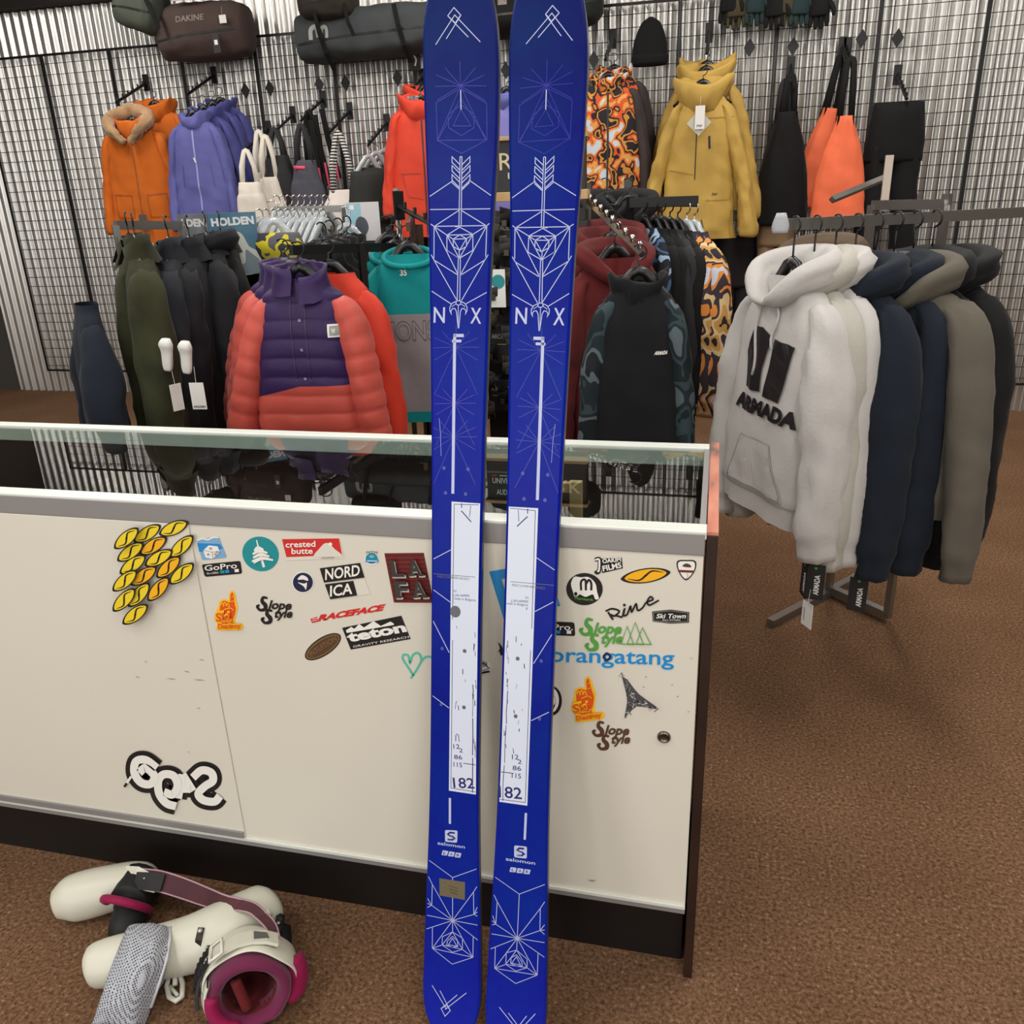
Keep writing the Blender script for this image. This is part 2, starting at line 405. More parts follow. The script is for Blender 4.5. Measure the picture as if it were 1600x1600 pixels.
# gridwall panels (two foot wide, three inch mesh)
GY = 6.225
X0 = -0.317
bmW = bmesh.new(); bmF = bmesh.new(); PW = .61
def seg(bm, p, q, r):
    tube(bm, [p, q], r, 4)
for k in range(1, 8): seg(bmW, (k*PW/8, 0, -1.05), (k*PW/8, 0, 1.38), .0022)
for k in range(0, 32): seg(bmW, (0, .005, -1.05+k*.0762+.02), (PW, .005, -1.05+k*.0762+.02), .0022)
for x in (.007, PW-.007): box(bmF, x-.006, x+.006, -.007, .007, -1.08, 1.4, .002)
for z in (-1.07, 1.392): box(bmF, .007, PW-.007, -.006, .01, z-.008, z+.008)
first = None
for k in range(-9, 4):
    if first is None:
        t = thing('wire_grid', 'x', 'grid panel', (X0+k*PW, GY, 1.27), 0, 'black wire grid panels on the corrugated wall')
        obj('frame', bmF, black_m, t, False); obj('wire_mesh', bmW, black_m, t, False); first = t
    else:
        t = copy_tree(first); t.location = (X0+k*PW, GY, 1.27)
    t['label'] = 'black wire grid panel on the corrugated metal wall'

# ---------------------------------------------------------------- the display counter
CF = 1.269; CT = .968; CB = 1.78; CXL = -2.05
ctr = thing('display_counter', 'long glass-topped display counter with sticker-covered white sliding doors', 'display counter', (-.9, 1.5, 0))
alu = mat('satin_aluminium', (150, 148, 148), .45, .4); alub = mat('pale_aluminium', (226, 230, 222), .4, .25)
white_lam = mat('cream_laminate', (214, 209, 196), .35, 0, .02, 40, .02, 2)
def cpart(name, bm, m, smooth=False, parent=None, label=None): 
    o = obj(name, bm, m, ctr, smooth, label, True); return o
woodk = mat('dark_walnut', (40, 22, 15), .45, 0, .1, 60, .4, 9)
bm = bmesh.new(); box(bm, CXL, .004, CF, CF+.022, .929, CT, .002); cpart('front_rail', bm, alu)
bm = bmesh.new(); box(bm, CXL, .006, CF+.0005, 1.305, CT-.01, CT+.004, .0015); cpart('front_trim', bm, alub)
bm = bmesh.new(); box(bm, CXL, .004, 1.745, CB, CT-.035, CT+.006, .002); cpart('rear_rail', bm, alub)
bm = bmesh.new(); box(bm, -.006, .004, 1.306, 1.744, CT-.03, CT+.0035); cpart('side_rail', bm, alu)
gl = bpy.data.materials.new('counter_glass'); gl.use_nodes = True; nt = gl.node_tree; nt.nodes.clear()
go = nt.nodes.new('ShaderNodeOutputMaterial'); gm = nt.nodes.new('ShaderNodeMixShader'); gf = nt.nodes.new('ShaderNodeFresnel'); gf.inputs[0].default_value = 2.1
gt_ = nt.nodes.new('ShaderNodeBsdfTransparent'); gt_.inputs[0].default_value = (.88, .93, .91, 1); gg = nt.nodes.new('ShaderNodeBsdfGlossy'); gg.inputs['Roughness'].default_value = .01
gb = nt.nodes.new('ShaderNodeNewGeometry'); g1 = nt.nodes.new('ShaderNodeMath'); g1.operation = 'SUBTRACT'; g1.inputs[0].default_value = 1; nt.links.new(gb.outputs['Backfacing'], g1.inputs[1]); g2 = nt.nodes.new('ShaderNodeMath'); g2.operation = 'MULTIPLY'; nt.links.new(gf.outputs[0], g2.inputs[0]); nt.links.new(g1.outputs[0], g2.inputs[1]); nt.links.new(g2.outputs[0], gm.inputs[0]); nt.links.new(gt_.outputs[0], gm.inputs[1]); nt.links.new(gg.outputs[0], gm.inputs[2]); nt.links.new(gm.outputs[0], go.inputs[0])
bm = bmesh.new(); box(bm, CXL, -.006, 1.3, 1.75, CT-.004, CT+.002); cpart('glass_top', bm, gl, label='clear glass counter top')
blk = mat('case_interior', (30, 26, 23), .8)
bm = bmesh.new(); box(bm, CXL, 0, 1.30, 1.76, .60, .615); cpart('inner_shelf', bm, mat('case_deck', (34, 27, 22), .8))
bm = bmesh.new(); box(bm, CXL, 0, 1.302, 1.312, .18, .93); cpart('door_backing', bm, blk)
bm = bmesh.new(); box(bm, CXL, 0, 1.75, 1.765, .0, .935); cpart('rear_panel', bm, woodk)
bm = bmesh.new(); box(bm, CXL, .0, 1.31, 1.325, 0, .185); cpart('kick_plate', bm, mat('black_laminate', (17, 14, 13), .5, 0, 0, 1, .2, 5))
bm = bmesh.new(); box(bm, CXL, .003, 1.268, 1.31, .166, .178, .001); cpart('bottom_track', bm, alu)
bm = bmesh.new(); box(bm, CXL, .003, 1.2665, 1.2713, .178, .186, .001); cpart('track_lip', bm, alub)
bm = bmesh.new(); box(bm, CXL, -.95, 1.264, 1.2705, .187, .203, .001); cpart('track_guide', bm, alu)
# worn end panel: walnut sheet whose top edge is worn to pink wood
bm = bmesh.new(); box(bm, .0065, .024, 1.2685, 1.795, 0, .9665, .0015)
cpart('end_panel', bm, woodk)
pm = mat('worn_pink_edge', (196, 124, 102), .5, 0, .1, 30, .0); nt = pm.node_tree
tc = nt.nodes.new('ShaderNodeTexCoord'); nn = nt.nodes.new('ShaderNodeTexNoise'); nn.inputs['Scale'].default_value = 9; nn.inputs['Detail'].default_value = 6
mp = nt.nodes.new('ShaderNodeMapping'); mp.inputs['Scale'].default_value = (3, .8, 1); nt.links.new(tc.outputs['Object'], mp.inputs[0]); nt.links.new(mp.outputs[0], nn.inputs['Vector'])
rr = nt.nodes.new('ShaderNodeValToRGB')
for e, (p, c) in zip([rr.color_ramp.elements[0], rr.color_ramp.elements[1], rr.color_ramp.elements.new(.42), rr.color_ramp.elements.new(.72)], [(.28, (96, 84, 74)), (.85, (222, 196, 180)), (.42, (186, 112, 90)), (.72, (205, 140, 116))]):
    e.position = p; e.color = S(c)
nt.links.new(nn.outputs['Fac'], rr.inputs[0]); nt.links.new(rr.outputs[0], nt.nodes['Principled BSDF'].inputs['Base Color'])
bm = bmesh.new(); box(bm, .006, .0245, 1.268, 1.796, .9665, .9735, .0015); cpart('end_cap', bm, pm, label='worn pinkish top edge of the end panel')
# sliding doors
bm = bmesh.new(); box(bm, CXL, -.948, 1.2685, 1.2712, .187, .929, .0008); doorL = cpart('sliding_door', bm, white_lam, label='left sliding door with a cluster of yellow leaf stickers')
bm = bmesh.new(); box(bm, -.96, .003, 1.2715, 1.283, .183, .929, .0008); doorR = cpart('sliding_door', bm, white_lam, label='right sliding door covered with stickers')

# ---------------------------------------------------------------- stickers (drawn flat on their door)
def q1(x, y): return (200+x/4, 650+y/4)
def q2(x, y): return (560+x/4, 650+y/4)
def q3(x, y): return (820+x/4, 800+y/4)
def q4(x, y): return (200+x/4, 1000+y/4)
def q6(x, y): return (600+x*.1875, 1000+y*.1875)
def L(f, *pts): return [f(*p) for p in pts]
VIN = {}
def ink(name, c):
    return mat('vinyl_'+name, c, .45)
K_ = ink('black', (28, 26, 26)); W_ = ink('white', (232, 230, 224)); CR_ = ink('cream', (216, 211, 199)); YE = ink('yellow', (232, 204, 40)); OR_ = ink('orange', (240, 176, 24)); RD = ink('red', (204, 40, 36))
TE = ink('teal', (22, 138, 144)); BL = ink('blue', (30, 132, 196)); LB = ink('pale_blue', (120, 168, 208)); NV = ink('navy', (28, 34, 66)); GR = ink('green', (84, 156, 66)); BR = ink('brown', (84, 58, 44)); MR = ink('maroon', (112, 34, 32)); GD = ink('bronze', (120, 92, 52)); TQ = ink('turquoise', (84, 188, 164)); FY = ink('flame_yellow', (244, 190, 30)); FR = ink('flame_red', (222, 84, 24)); GY_ = ink('grey', (150, 150, 148))
def sticker(name, door, label, draw):
    yp = 1.2685 if door is doorL else 1.2715
    a = Art(lambda x, y, l: at(x, y, yp - .0004*l - .0004)); draw(a)
    o = a.obj(name, None); mi = (Matrix.Translation(ctr.location)).inverted(); o.data.transform(mi); o.parent = door; o['label'] = label
    return o
def leaf(a, c, hl, hw, ang, m):
    ca, sa = math.cos(ang), math.sin(ang)
    def T(u, v): return (c[0]+u*ca-v*sa, c[1]+u*sa+v*ca)
    for k, mm in ((1.0, K_), (.84, m)):
        up = [T(hl*k*math.cos(t), -hw*k*math.sin(t)**1.3) for t in [PI*i/12 for i in range(13)]]; lo = [T(-hl*k*math.cos(t), hw*k*math.sin(t)**1.3) for t in [PI*i/12 for i in range(1, 12)]]
        a.poly(up+lo, mm)
    a.curve([T(hl*.72, -hw*.10), T(hl*.3, -hw*.5), T(hl*.02, -hw*.05), T(-hl*.02, hw*.05), T(-hl*.3, hw*.5), T(-hl*.72, hw*.10)], [.6, hw*.2, hw*.26, hw*.26, hw*.2, .6], K_)
def d_leaves(a):
    for i, (x, y, an) in enumerate([(120, 735, -.55), (285, 702, -.4), (158, 812, -.55), (335, 815, -.75), (192, 888, -.5), (15, 850, -.6), (253, 945, -.72), (30, 930, -.6), (98, 1000, -.6), (335, 985, -.7), (190, 1082, -.85), (68, 1118, -.85), (45, 1240, -.65), (-10, 765, -.7), (-20, 1030, -.7), (-25, 1150, -.8)]):
        leaf(a, q1(x, y), 25, 10.5, an, OR_ if i in (2, 8, 6, 10) else YE)
sticker('leaf_sticker', doorL, 'cluster of yellow leaf-shaped stickers', d_leaves)
def d_saga(a):
    st = [[(575, 975), (540, 1010), (470, 1000), (440, 960), (480, 915), (530, 880), (520, 830), (460, 815), (405, 860)],
          [(405, 945), (340, 840)], [(340, 840), (312, 990)], [(330, 930), (390, 930)],
          [(300, 1040), (240, 1020), (195, 960), (190, 880), (225, 840), (285, 850), (310, 910), (280, 965), (225, 950)],
          [(180, 800), (110, 750), (50, 760), (40, 830), (80, 890), (140, 900), (165, 850), (110, 800), (70, 830)], [(0, 870), (12, 878)]]
    for s_ in st: a.curve(L(q4, *s_), 27, K_)
    for s_ in st: a.curve(L(q4, *s_), 12.5, W_)
sticker('lettering_sticker', doorL, 'large black and white bubble-letter sticker', d_saga)
def scuff(a):
    for (x, y, l) in [(445, 122, 30), (350, 196, 36), (410, 248, 70), (45, 230, 25), (432, 425, 18), (372, 698, 12), (240, 242, 60), (100, 135, 18)]: a.line(L(q4, (x, y), (x+l/2, y+2), (x+l, y+6)), [.2, .9, .2], GD)
sticker('scuff', doorL, 'faint brown scuff marks', scuff)
def d_die(a):
    a.rquad(L(q1, (430, 775), (565, 752), (618, 885), (462, 902)), (.1, .1), LB); a.poly(L(q1, (433, 795), (575, 800), (592, 830), (445, 850)), BL)
    a.line(L(q1, (432, 778), (465, 766), (500, 774), (535, 758), (566, 760)), 2.2, W_)
    a.poly(L(q1, (470, 840), (505, 808), (560, 815), (575, 850), (530, 893), (485, 885)), W_); a.line(L(q1, (470, 840), (525, 850), (575, 850)), .8, GY_); a.line(L(q1, (525, 850), (530, 893)), .8, GY_)
    for p in ((515, 828), (500, 865), (545, 865), (555, 850)): a.ell(*q1(*p), 2, 1.6, GY_)
sticker('square_sticker', doorR, 'blue square sticker with a white die', d_die)
def d_gopro(a):
    a.rquad(L(q1, (460, 928), (702, 905), (714, 985), (480, 1006)), (.06, .18), K_)
    a.text('GoPro', q1(480, 968), q1(682, 950), 8.5, W_, .01); a.text('Be a HERO.', q1(495, 990), q1(568, 984), 3, W_)
    for i, m in enumerate((TE, BL, NV, W_)): x = 575+30*i; a.poly(L(q1, (x, 966-2.6*i), (x+26, 963-2.6*i), (x+29, 982-2.6*i), (x+3, 985-2.6*i)), m)
sticker('camera_sticker', doorR, 'black rounded camera-maker sticker with white letters and blue squares', d_gopro)
def d_gopro2(a):
    a.rquad(L(q3, (60, 680), (310, 690), (316, 776), (62, 764)), (.06, .18), K_); a.text('GoPro.', q3(80, 736), q3(300, 738), 9, W_, .01)
    for i, m in enumerate((TE, BL, NV, W_)): x = 160+34*i; a.poly(L(q3, (x, 740), (x+28, 741), (x+28, 762), (x, 761)), m)
sticker('camera_sticker', doorR, 'black camera-maker sticker half hidden by the right ski', d_gopro2)
def d_tree(a):
    a.ell(*q1(828, 862), 29, 26.5, TE, .5)
    a.line(L(q1, (803, 775), (822, 850), (850, 945)), [1.5, 3, 4], W_)
    for y, w_ in ((830, 26), (850, 42), (872, 46), (895, 60)): a.curve(L(q1, (815+(y-830)*.3-w_, y+14), (812+(y-830)*.4, y-6), (822+(y-830)*.4+w_, y+6)), [3, 5, 2.5], W_)
    a.curve(L(q1, (785, 920), (810, 905), (830, 895)), [2, 3, 3], W_)
sticker('round_sticker', doorR, 'round teal sticker with a white pine tree', d_tree)
def d_butte(a):
    a.poly(L(q1, (962, 770), (1322, 765), (1352, 890), (990, 904)), CR_); a.poly(L(q1, (962, 770), (1318, 765), (1338, 868), (990, 882)), RD)
    a.shape(L(q1, (1162, 878), (1195, 830), (1230, 796), (1262, 800), (1290, 830), (1338, 874), (1250, 880)), CR_); a.ell(*q1(1264, 802), 3, 3, W_)
    a.text('crested', q1(985, 822), q1(1172, 816), 9, W_, .02); a.text('butte', q1(1022, 862), q1(1155, 860), 9, W_, .02); a.text('COLORADO', q1(1208, 892), q1(1290, 890), 2.2, K_)
sticker('resort_sticker', doorR, 'red sticker with white lettering and a cream mountain', d_butte)
def d_badge(a):
    a.ell(*q2(83, 893), 11, 10, W_); a.ell(*q2(83, 890), 9.5, 8.5, TE); a.ell(*q2(83, 878), 4, 2.4, LB); a.rect(*q2(45, 895), *q2(124, 914), BL); a.text('MTN', q2(50, 862), q2(118, 860), 4, NV); a.line(L(q2, (55, 905), (118, 907)), 1.2, W_)
sticker('badge_sticker', doorR, 'tiny teal badge sticker beside the maroon square', d_badge)
def d_skull(a):
    a.ell(*q1(1093, 1040), 17.2, 16.8, W_); a.ell(*q1(1093, 1040), 15.6, 15.2, NV); a.shape(L(q1, (1060, 1022), (1085, 995), (1118, 1008), (1125, 1030), (1095, 1022)), W_); a.shape(L(q1, (1062, 1040), (1100, 1048), (1118, 1042), (1112, 1085), (1098, 1065)), W_)
sticker('round_sticker', doorR, 'small round navy sticker with a masked head', d_skull)
def d_nord(a):
    a.poly(L(q1, (1228, 1050), (1478, 1018), (1515, 1112), (1268, 1148)), CR_)
    a.poly(L(q1, (1198, 952), (1450, 918), (1478, 1010), (1225, 1042)), K_); a.poly(L(q1, (1230, 1052), (1408, 1030), (1432, 1122), (1264, 1146)), K_)
    a.text('NORD', q1(1232, 1024), q1(1448, 996), 16.5, W_, .02, .15); a.text('ICA', q1(1262, 1128), q1(1402, 1110), 16.5, W_, .02, .15)
sticker('block_sticker', doorR, 'black and white two-row block-letter sticker', d_nord)
def d_lafa(a):
    Q = L(q2, (162, 858), (408, 855), (470, 1168), (222, 1166)); a.poly(Q, MR)
    def T(u, v): return (Q[0][0]+(Q[1][0]-Q[0][0])*u+(Q[3][0]-Q[0][0])*v, Q[0][1]+(Q[1][1]-Q[0][1])*u+(Q[3][1]-Q[0][1])*v)
    dk = ink('dark_red', (80, 26, 26))
    for k in range(11): a.line([T(.02, .05+.09*k), T(.98, .05+.09*k)], 2.4, dk)
    sh = ink('silver', (198, 194, 186)); cl = ink('charcoal', (56, 54, 52))
    for dx, m in ((2.2, sh), (0, cl)):
        for s_, u, v in (('L', .08, .47), ('A', .52, .46), ('F', .08, .9), ('A', .52, .9)):
            p = T(u, v); a.text(s_, (p[0]+dx, p[1]+dx), (p[0]+20+dx, p[1]+dx-.3), 25, m, .03, -.15)
            if dx == 0 or True:
                a.line([(p[0]-2.0+dx, p[1]+dx-1), (p[0]+9+dx, p[1]+dx-1)], 3, m)
                if s_ == 'A': a.line([(p[0]+13+dx, p[1]+dx-1), (p[0]+23+dx, p[1]+dx-1)], 3, m)
sticker('square_sticker', doorR, 'maroon brick-pattern sticker with four grey letters', d_lafa)
def finger(f, dx, dy, k, an):
    ca, sa = math.cos(an), math.sin(an)
    def T(x, y): X, Y = (x-620)*k, (y-1220)*k; return f(620+dx+X*ca-Y*sa, 1220+dy+X*sa+Y*ca)
    def draw(a):
        out = [(545, 1235), (565, 1190), (570, 1160), (600, 1145), (628, 1150), (632, 1110), (650, 1090), (668, 1110), (678, 1160), (685, 1200), (668, 1290), (712, 1298), (706, 1335), (560, 1338), (558, 1300), (540, 1270)]
        a.shape([T(*p) for p in out], FY)
        a.shape([T(*p) for p in [(575, 1235), (580, 1170), (605, 1155), (636, 1165), (640, 1118), (655, 1105), (665, 1170), (672, 1215), (650, 1275), (600, 1270)]], FR)
        for p in ((590, 1175), (607, 1172), (625, 1180)): a.curve([T(p[0]-9, p[1]+8), T(p[0], p[1]-8), T(p[0]+9, p[1]+8), T(p[0]+2, p[1]+14)], 1.3, FY)
        a.line([T(645, 1130), T(662, 1128)], 1, FY); a.line([T(642, 1160), T(666, 1156)], 1, FY); a.curve([T(600, 1210), T(640, 1200), T(660, 1215)], 1.3, FY)
        for s_, p0, p1, h in (('Ski', (550, 1285), (640, 1280), 13), ('and', (588, 1302), (650, 1300), 6), ('Destroy', (562, 1330), (702, 1326), 8)):
            a.text(s_, T(*p0), T(*p1), h*1.25, FY, .06); a.text(s_, T(*p0), T(*p1), h, FR, .03)
    return draw
sticker('hand_sticker', doorR, 'orange foam-finger sticker on the left', finger(q1, 0, 0, 1, 0))
sticker('hand_sticker', doorR, 'orange foam-finger sticker right of the skis', finger(lambda x, y: q3(x, y), -245, -45, 1.12, -.12))
def slope(f, x, y, m, k=1.0, tilt=0):
    def draw(a):
        P = lambda u, v: f(x+u*k, y+v*k+u*k*tilt)
        for (cx, cy) in ((45, 45), (75, 125)):
            pts = [P(cx+22, cy-38), P(cx-5, cy-42), P(cx-12, cy-18), P(cx+8, cy+6), P(cx+6, cy+30), P(cx-25, cy+36), P(cx-42, cy+14), P(cx-28, cy+4)]
            a.curve(pts, [3*k, 4.5*k, 5.5*k, 6.5*k, 6*k, 4*k, 4.5*k, 3*k], m)
        a.text('lope', P(72, 72), P(212, 78), 13*k*1.0, m, .035, .25); a.text('tyle', P(104, 128), P(218, 128), 13*k, m, .035, .25)
    return draw
sticker('script_sticker', doorR, 'black two-line script sticker', slope(q1, 805, 1132, K_))
def d_slg(a):
    slope(q3, 345, 668, GR, 1.2)(a)
    for x0, xa, x1, yt in ((600, 640, 680, 715), (640, 690, 742, 692), (695, 735, 788, 725)): a.line(L(q3, (x0, 825), (xa, yt), (x1, 830)), 1.4, GR, True)
sticker('script_sticker', doorR, 'green two-line script sticker with outlined mountains', d_slg)
sticker('script_sticker', doorR, 'brown two-line script sticker', slope(q3, 425, 1312, BR, 1.05))
def d_race(a):
    a.text('RACEFACE', q1(1185, 1282), (598, 953.5), 8.5, RD, .06, .7)
    a.poly(L(q1, (1140, 1268), (1180, 1255), (1186, 1285), (1150, 1294)), RD); a.line(L(q1, (1150, 1270), (1180, 1264)), .8, W_); a.line(L(q1, (1152, 1282), (1182, 1274)), .8, W_)
sticker('wordmark_sticker', doorR, 'red slanted one-word sticker', d_race)
def d_int(a):
    c = q1(1218, 1442); a.ell(*c, 32.5, 14, K_, -.58); a.ell(*c, 30.5, 12, GD, -.58); a.ell(*c, 28, 9.6, BR, -.58); a.text('INTUITION', q1(1142, 1506), q1(1308, 1400), 8, GD, .02, .1)
sticker('oval_sticker', doorR, 'brown oval sticker', d_int)
def d_teton(a):
    Q = [(534.5, 981), (627, 962), (641.5, 998.5), (548, 1015)]; a.poly(Q, K_)
    V = W_
    a.text('teton', (545, 1003), (636, 986), 14.5, V, .045, -.2)
    a.poly(L(q1, (1362, 1340), (1395, 1318), (1415, 1330), (1445, 1300), (1475, 1322), (1535, 1282), (1580, 1312), (1640, 1285), (1660, 1296), (1662, 1306), (1368, 1356)), V)
    a.text('GRAVITY RESEARCH', (552, 1012), (639, 996.5), 3.2, V)
sticker('mountain_sticker', doorR, 'black sticker with white lettering topped by peaks', d_teton)
def d_heart(a): a.curve(L(q6, (222, 320), (270, 250), (310, 165), (285, 110), (240, 125), (215, 190), (200, 130), (160, 125), (160, 165), (215, 250), (245, 300)), 3.3, TQ); a.curve(L(q6, (300, 190), (340, 145), (380, 140), (420, 160)), 3.0, TQ)
sticker('heart_sticker', doorR, 'turquoise brush-stroke heart sticker', d_heart)
sticker('frame_sticker', doorR, 'blue open-square sticker between the skis', lambda a: a.line([(774, 899), (850, 886), (866, 941), (792, 958)], 15, BL, True))
def d_b1(a): a.ell(*q6(830, 230), 12.5, 11, W_); a.ell(*q6(822, 200), 8, 5, GY_); a.curve(L(q6, (790, 215), (830, 195), (872, 235)), 1.6, K_); a.curve(L(q6, (795, 250), (840, 250), (885, 230)), 2.4, GY_); a.line(L(q6, (815, 275), (880, 262)), 3, K_)
sticker('badge_sticker', doorR, 'little grey round badge sticker between the skis', d_b1)
sticker('badge_sticker', doorR, 'black splash sticker beside the right ski', lambda a: (a.shape(L(q6, (950, 20), (985, 60), (1000, 110), (975, 130), (960, 95), (945, 100), (965, 70)), K_)))
def d_joa(a):
    a.poly(L(q3, (480, 292), (606, 284), (612, 352), (484, 382)), K_); a.curve(L(q3, (438, 298), (468, 298), (466, 362), (452, 378), (444, 366)), 6.5, K_); a.curve(L(q3, (441, 299), (465, 299), (464, 362), (453, 373)), 2.6, W_)
    a.text('OAKIM', q3(486, 320), q3(602, 308), 6.4, W_, .03); a.text('FILMS', q3(490, 370), q3(606, 346), 8.2, W_, .03)
sticker('film_sticker', doorR, 'black and white two-line film studio sticker', d_joa)
sticker('leaf_sticker', doorR, 'single yellow leaf sticker', lambda a: leaf(a, q3(755, 398), 39.5, 11.5, -.14, OR_))
def d_shield(a):
    for k, m in ((1, K_), (.86, W_)):
        c = (1010, 360); a.shape([q3(c[0]+(x-1010)*k, c[1]+(y-360)*k) for x, y in ((952, 308), (1010, 300), (1068, 308), (1062, 370), (1008, 428), (960, 372))], m, 4)
    a.shape(L(q3, (985, 338), (1005, 322), (1030, 328), (1040, 345), (1010, 345)), BR); a.poly(L(q3, (962, 362), (1062, 366), (1058, 380), (964, 376)), MR); a.curve(L(q3, (1012, 382), (1020, 400), (1008, 418)), .8, GY_)
sticker('shield_sticker', doorR, 'small white shield sticker near the corner', d_shield)
def d_el(a):
    a.ell(*q3(373, 482), 28.5, 25.2, K_)
    a.shape(L(q3, (290, 440), (310, 405), (350, 408), (400, 408), (440, 445), (452, 500), (462, 540), (440, 545), (425, 515), (380, 530), (345, 515), (330, 525), (310, 528), (302, 500), (292, 470)), W_)
    a.curve(L(q3, (352, 490), (352, 435), (378, 425), (382, 490)), 3.4, K_); a.curve(L(q3, (382, 450), (400, 425), (415, 445), (415, 490)), 3.4, K_)
    a.ell(*q3(318, 512), 2.6, 3, K_); a.text('Phurwurgh', q3(312, 545), q3(425, 558), 4.5, GR, .02)
sticker('oval_sticker', doorR, 'black oval sticker with a white elephant', d_el)
def d_rime(a):
    a.curve(L(q3, (505, 620), (545, 605), (590, 620), (560, 650), (535, 640)), 3.0, K_); a.curve(L(q3, (520, 625), (545, 665), (555, 670)), 3, K_); a.curve(L(q3, (545, 648), (580, 650), (608, 655), (620, 610)), 2.8, K_); a.curve(L(q3, (625, 600), (618, 645), (640, 640), (660, 590), (668, 625), (695, 575), (705, 615), (735, 600), (760, 565), (800, 548), (785, 530), (765, 560), (780, 582), (838, 552)), 2.8, K_); a.ell(*q3(622, 582), 2.2, 2.2, K_)
sticker('script_sticker', doorR, 'black handwritten one-word sticker', d_rime)
def d_ski(a):
    a.poly(L(q3, (796, 622), (912, 610), (1028, 626), (1026, 692), (912, 698), (800, 684)), K_); a.line(L(q3, (804, 628), (912, 617), (1020, 631), (1018, 686), (912, 691), (806, 679)), .7, GY_, True)
    a.text('Ski Town', q3(820, 664), q3(1004, 664), 7, W_, .02, .3); a.text('ALL-STARS', q3(858, 680), q3(972, 681), 2.6, W_)
sticker('plaque_sticker', doorR, 'black plaque-shaped sticker with white script', d_ski)
def d_ora(a):
    a.text('orangatang', q3(151, 935), q3(935, 957), 23.5, ink('halo', (190, 214, 230)), .03); a.text('orangatang', q3(154, 934), q3(932, 956), 23, BL, .012)
    a.curve(L(q3, (490, 905), (512, 884), (534, 905), (512, 928)), 3.4, NV, True)
sticker('wordmark_sticker', doorR, 'bright blue rounded one-word sticker', d_ora)
def d_bird(a):
    c = ink('graphite', (74, 74, 78)); rnd = random.Random(4)
    a.shape(L(q3, (602, 1000), (650, 1060), (715, 1140), (838, 1235), (700, 1215), (625, 1290), (640, 1180), (620, 1080)), c, 3)
    for i in range(90):
        t = rnd.random(); k = rnd.choice([((604, 1002), (680, 1170)), ((835, 1232), (680, 1170)), ((628, 1292), (680, 1170))]); x = k[0][0]+(k[1][0]-k[0][0])*t+rnd.uniform(-26, 26)*t; y = k[0][1]+(k[1][1]-k[0][1])*t+rnd.uniform(-26, 26)*t; an = rnd.uniform(0, PI); l = rnd.uniform(10, 34)
        a.line(L(q3, (x, y), (x+l*math.cos(an), y+l*math.sin(an))), rnd.uniform(.4, .9), rnd.choice([K_, GY_, W_]))
sticker('bird_sticker', doorR, 'grey scribbled three-pointed bird sticker', d_bird)
def d_wave(a): c = q3(168, 1180); a.ell(*c, 16, 23, K_); a.ell(c[0]-2, c[1]-1, 13.4, 20, W_); a.ell(c[0]-5, c[1]+1, 11, 17, K_); a.shape(L(q3, (165, 1100), (190, 1180), (170, 1210)), W_)
sticker('round_sticker', doorR, 'black and white round wave sticker behind the right ski', d_wave)
def d_marks(a):
    for x, y in ((636, 1280), (795, 1495)): a.ell(*q6(x, y), 1.6, 1.2, GD)
    for x, y in ((757, 1032), (742, 1095), (955, 1155), (1022, 1250), (920, 1083), (1042, 918)): a.line(L(q3, (x-5, y), (x+6, y-2)), .8, GD)
    a.line([(918, 1375), (925, 1377), (932, 1376)], [.3, 1.4, .3], GD)
sticker('scuff', doorR, 'small dark scuff marks', d_marks)
lp = at(*q3(870, 1403), 1.2715)
bm = bmesh.new(); loft(bm, [(0, 0, 0, -.02, .0118, .0118), (1, 0, 0, 0, .0118, .0118), (2, 0, 0, .004, .0115, .0115), (3, 0, 0, .006, .009, .009), (4, 0, 0, .004, .006, .006)], 12, 24, power=2, cap1=True)
bm.transform(Matrix.Translation(lp) @ Matrix.Rotation(PI/2, 4, 'X')); o = obj('lock', bm, mat('worn_nickel', (120, 112, 104), .3, 1), None, True, 'round metal lock'); o.data.transform(Matrix.Translation(ctr.location).inverted()); o.parent = doorR
# things inside the case, seen through the glass
def inside_sign():
    p = at(795, 756, 1.55); t = thing('audio_sign', 'small black sign with white capitals propped inside the glass case', 'sign', (-.30, 1.56, .615))
    y = 1.56
    bm = bmesh.new(); box(bm, -.445, -.29, y, y+.010, .86, .961, .001); obj('board', bm, mat('sign_black', (30, 28, 28), .6), t, False, None, True)
    a = Art(lambda u, v, l: Vector((u, y-.0005*l, v))); a.text('UNIVERSAL', (-.428, .9385), (-.366, .9385), .0115, W_, .02, ysgn=1); a.text('AUDIO', (-.420, .914), (-.386, .914), .0115, W_, .02, ysgn=1); a.rect(-.428, .9535, -.418, .9575, RD); a.line([(-.412, .9555), (-.385, .9555)], .002, W_); a.obj('lettering', t, None, True)
    bm = bmesh.new(); tube(bm, [(-.40, y+.012, .87), (-.40, y+.035, .616)], .006, 5); tube(bm, [(-.33, y+.012, .87), (-.33, y+.035, .616)], .006, 5); box(bm, -.40, -.33, y+.010, y+.016, .862, .877); obj('prop_leg', bm, black_m, t, False, None, True)
inside_sign()
t = thing('wooden_stand', 'pale wooden display stand inside the glass case', 'stand', (-.3, 1.62, .615))
pine = mat('pale_pine', (186, 152, 104), .6, 0, .1, 40, .15, 10)
for px in (764, 900):
    p = at(px, 752, 1.62); bm = bmesh.new(); box(bm, p.x-.013, p.x+.013, 1.612, 1.63, .616, p.z, .002); obj('leg', bm, pine, t, False, None, True)
pl, pr = at(760, 752, 1.62), at(905, 752, 1.62)
bm = bmesh.new(); box(bm, pl.x, pr.x, 1.63, 1.645, pl.z-.022, pl.z, .002); obj('crossbar', bm, pine, t, False, None, True)
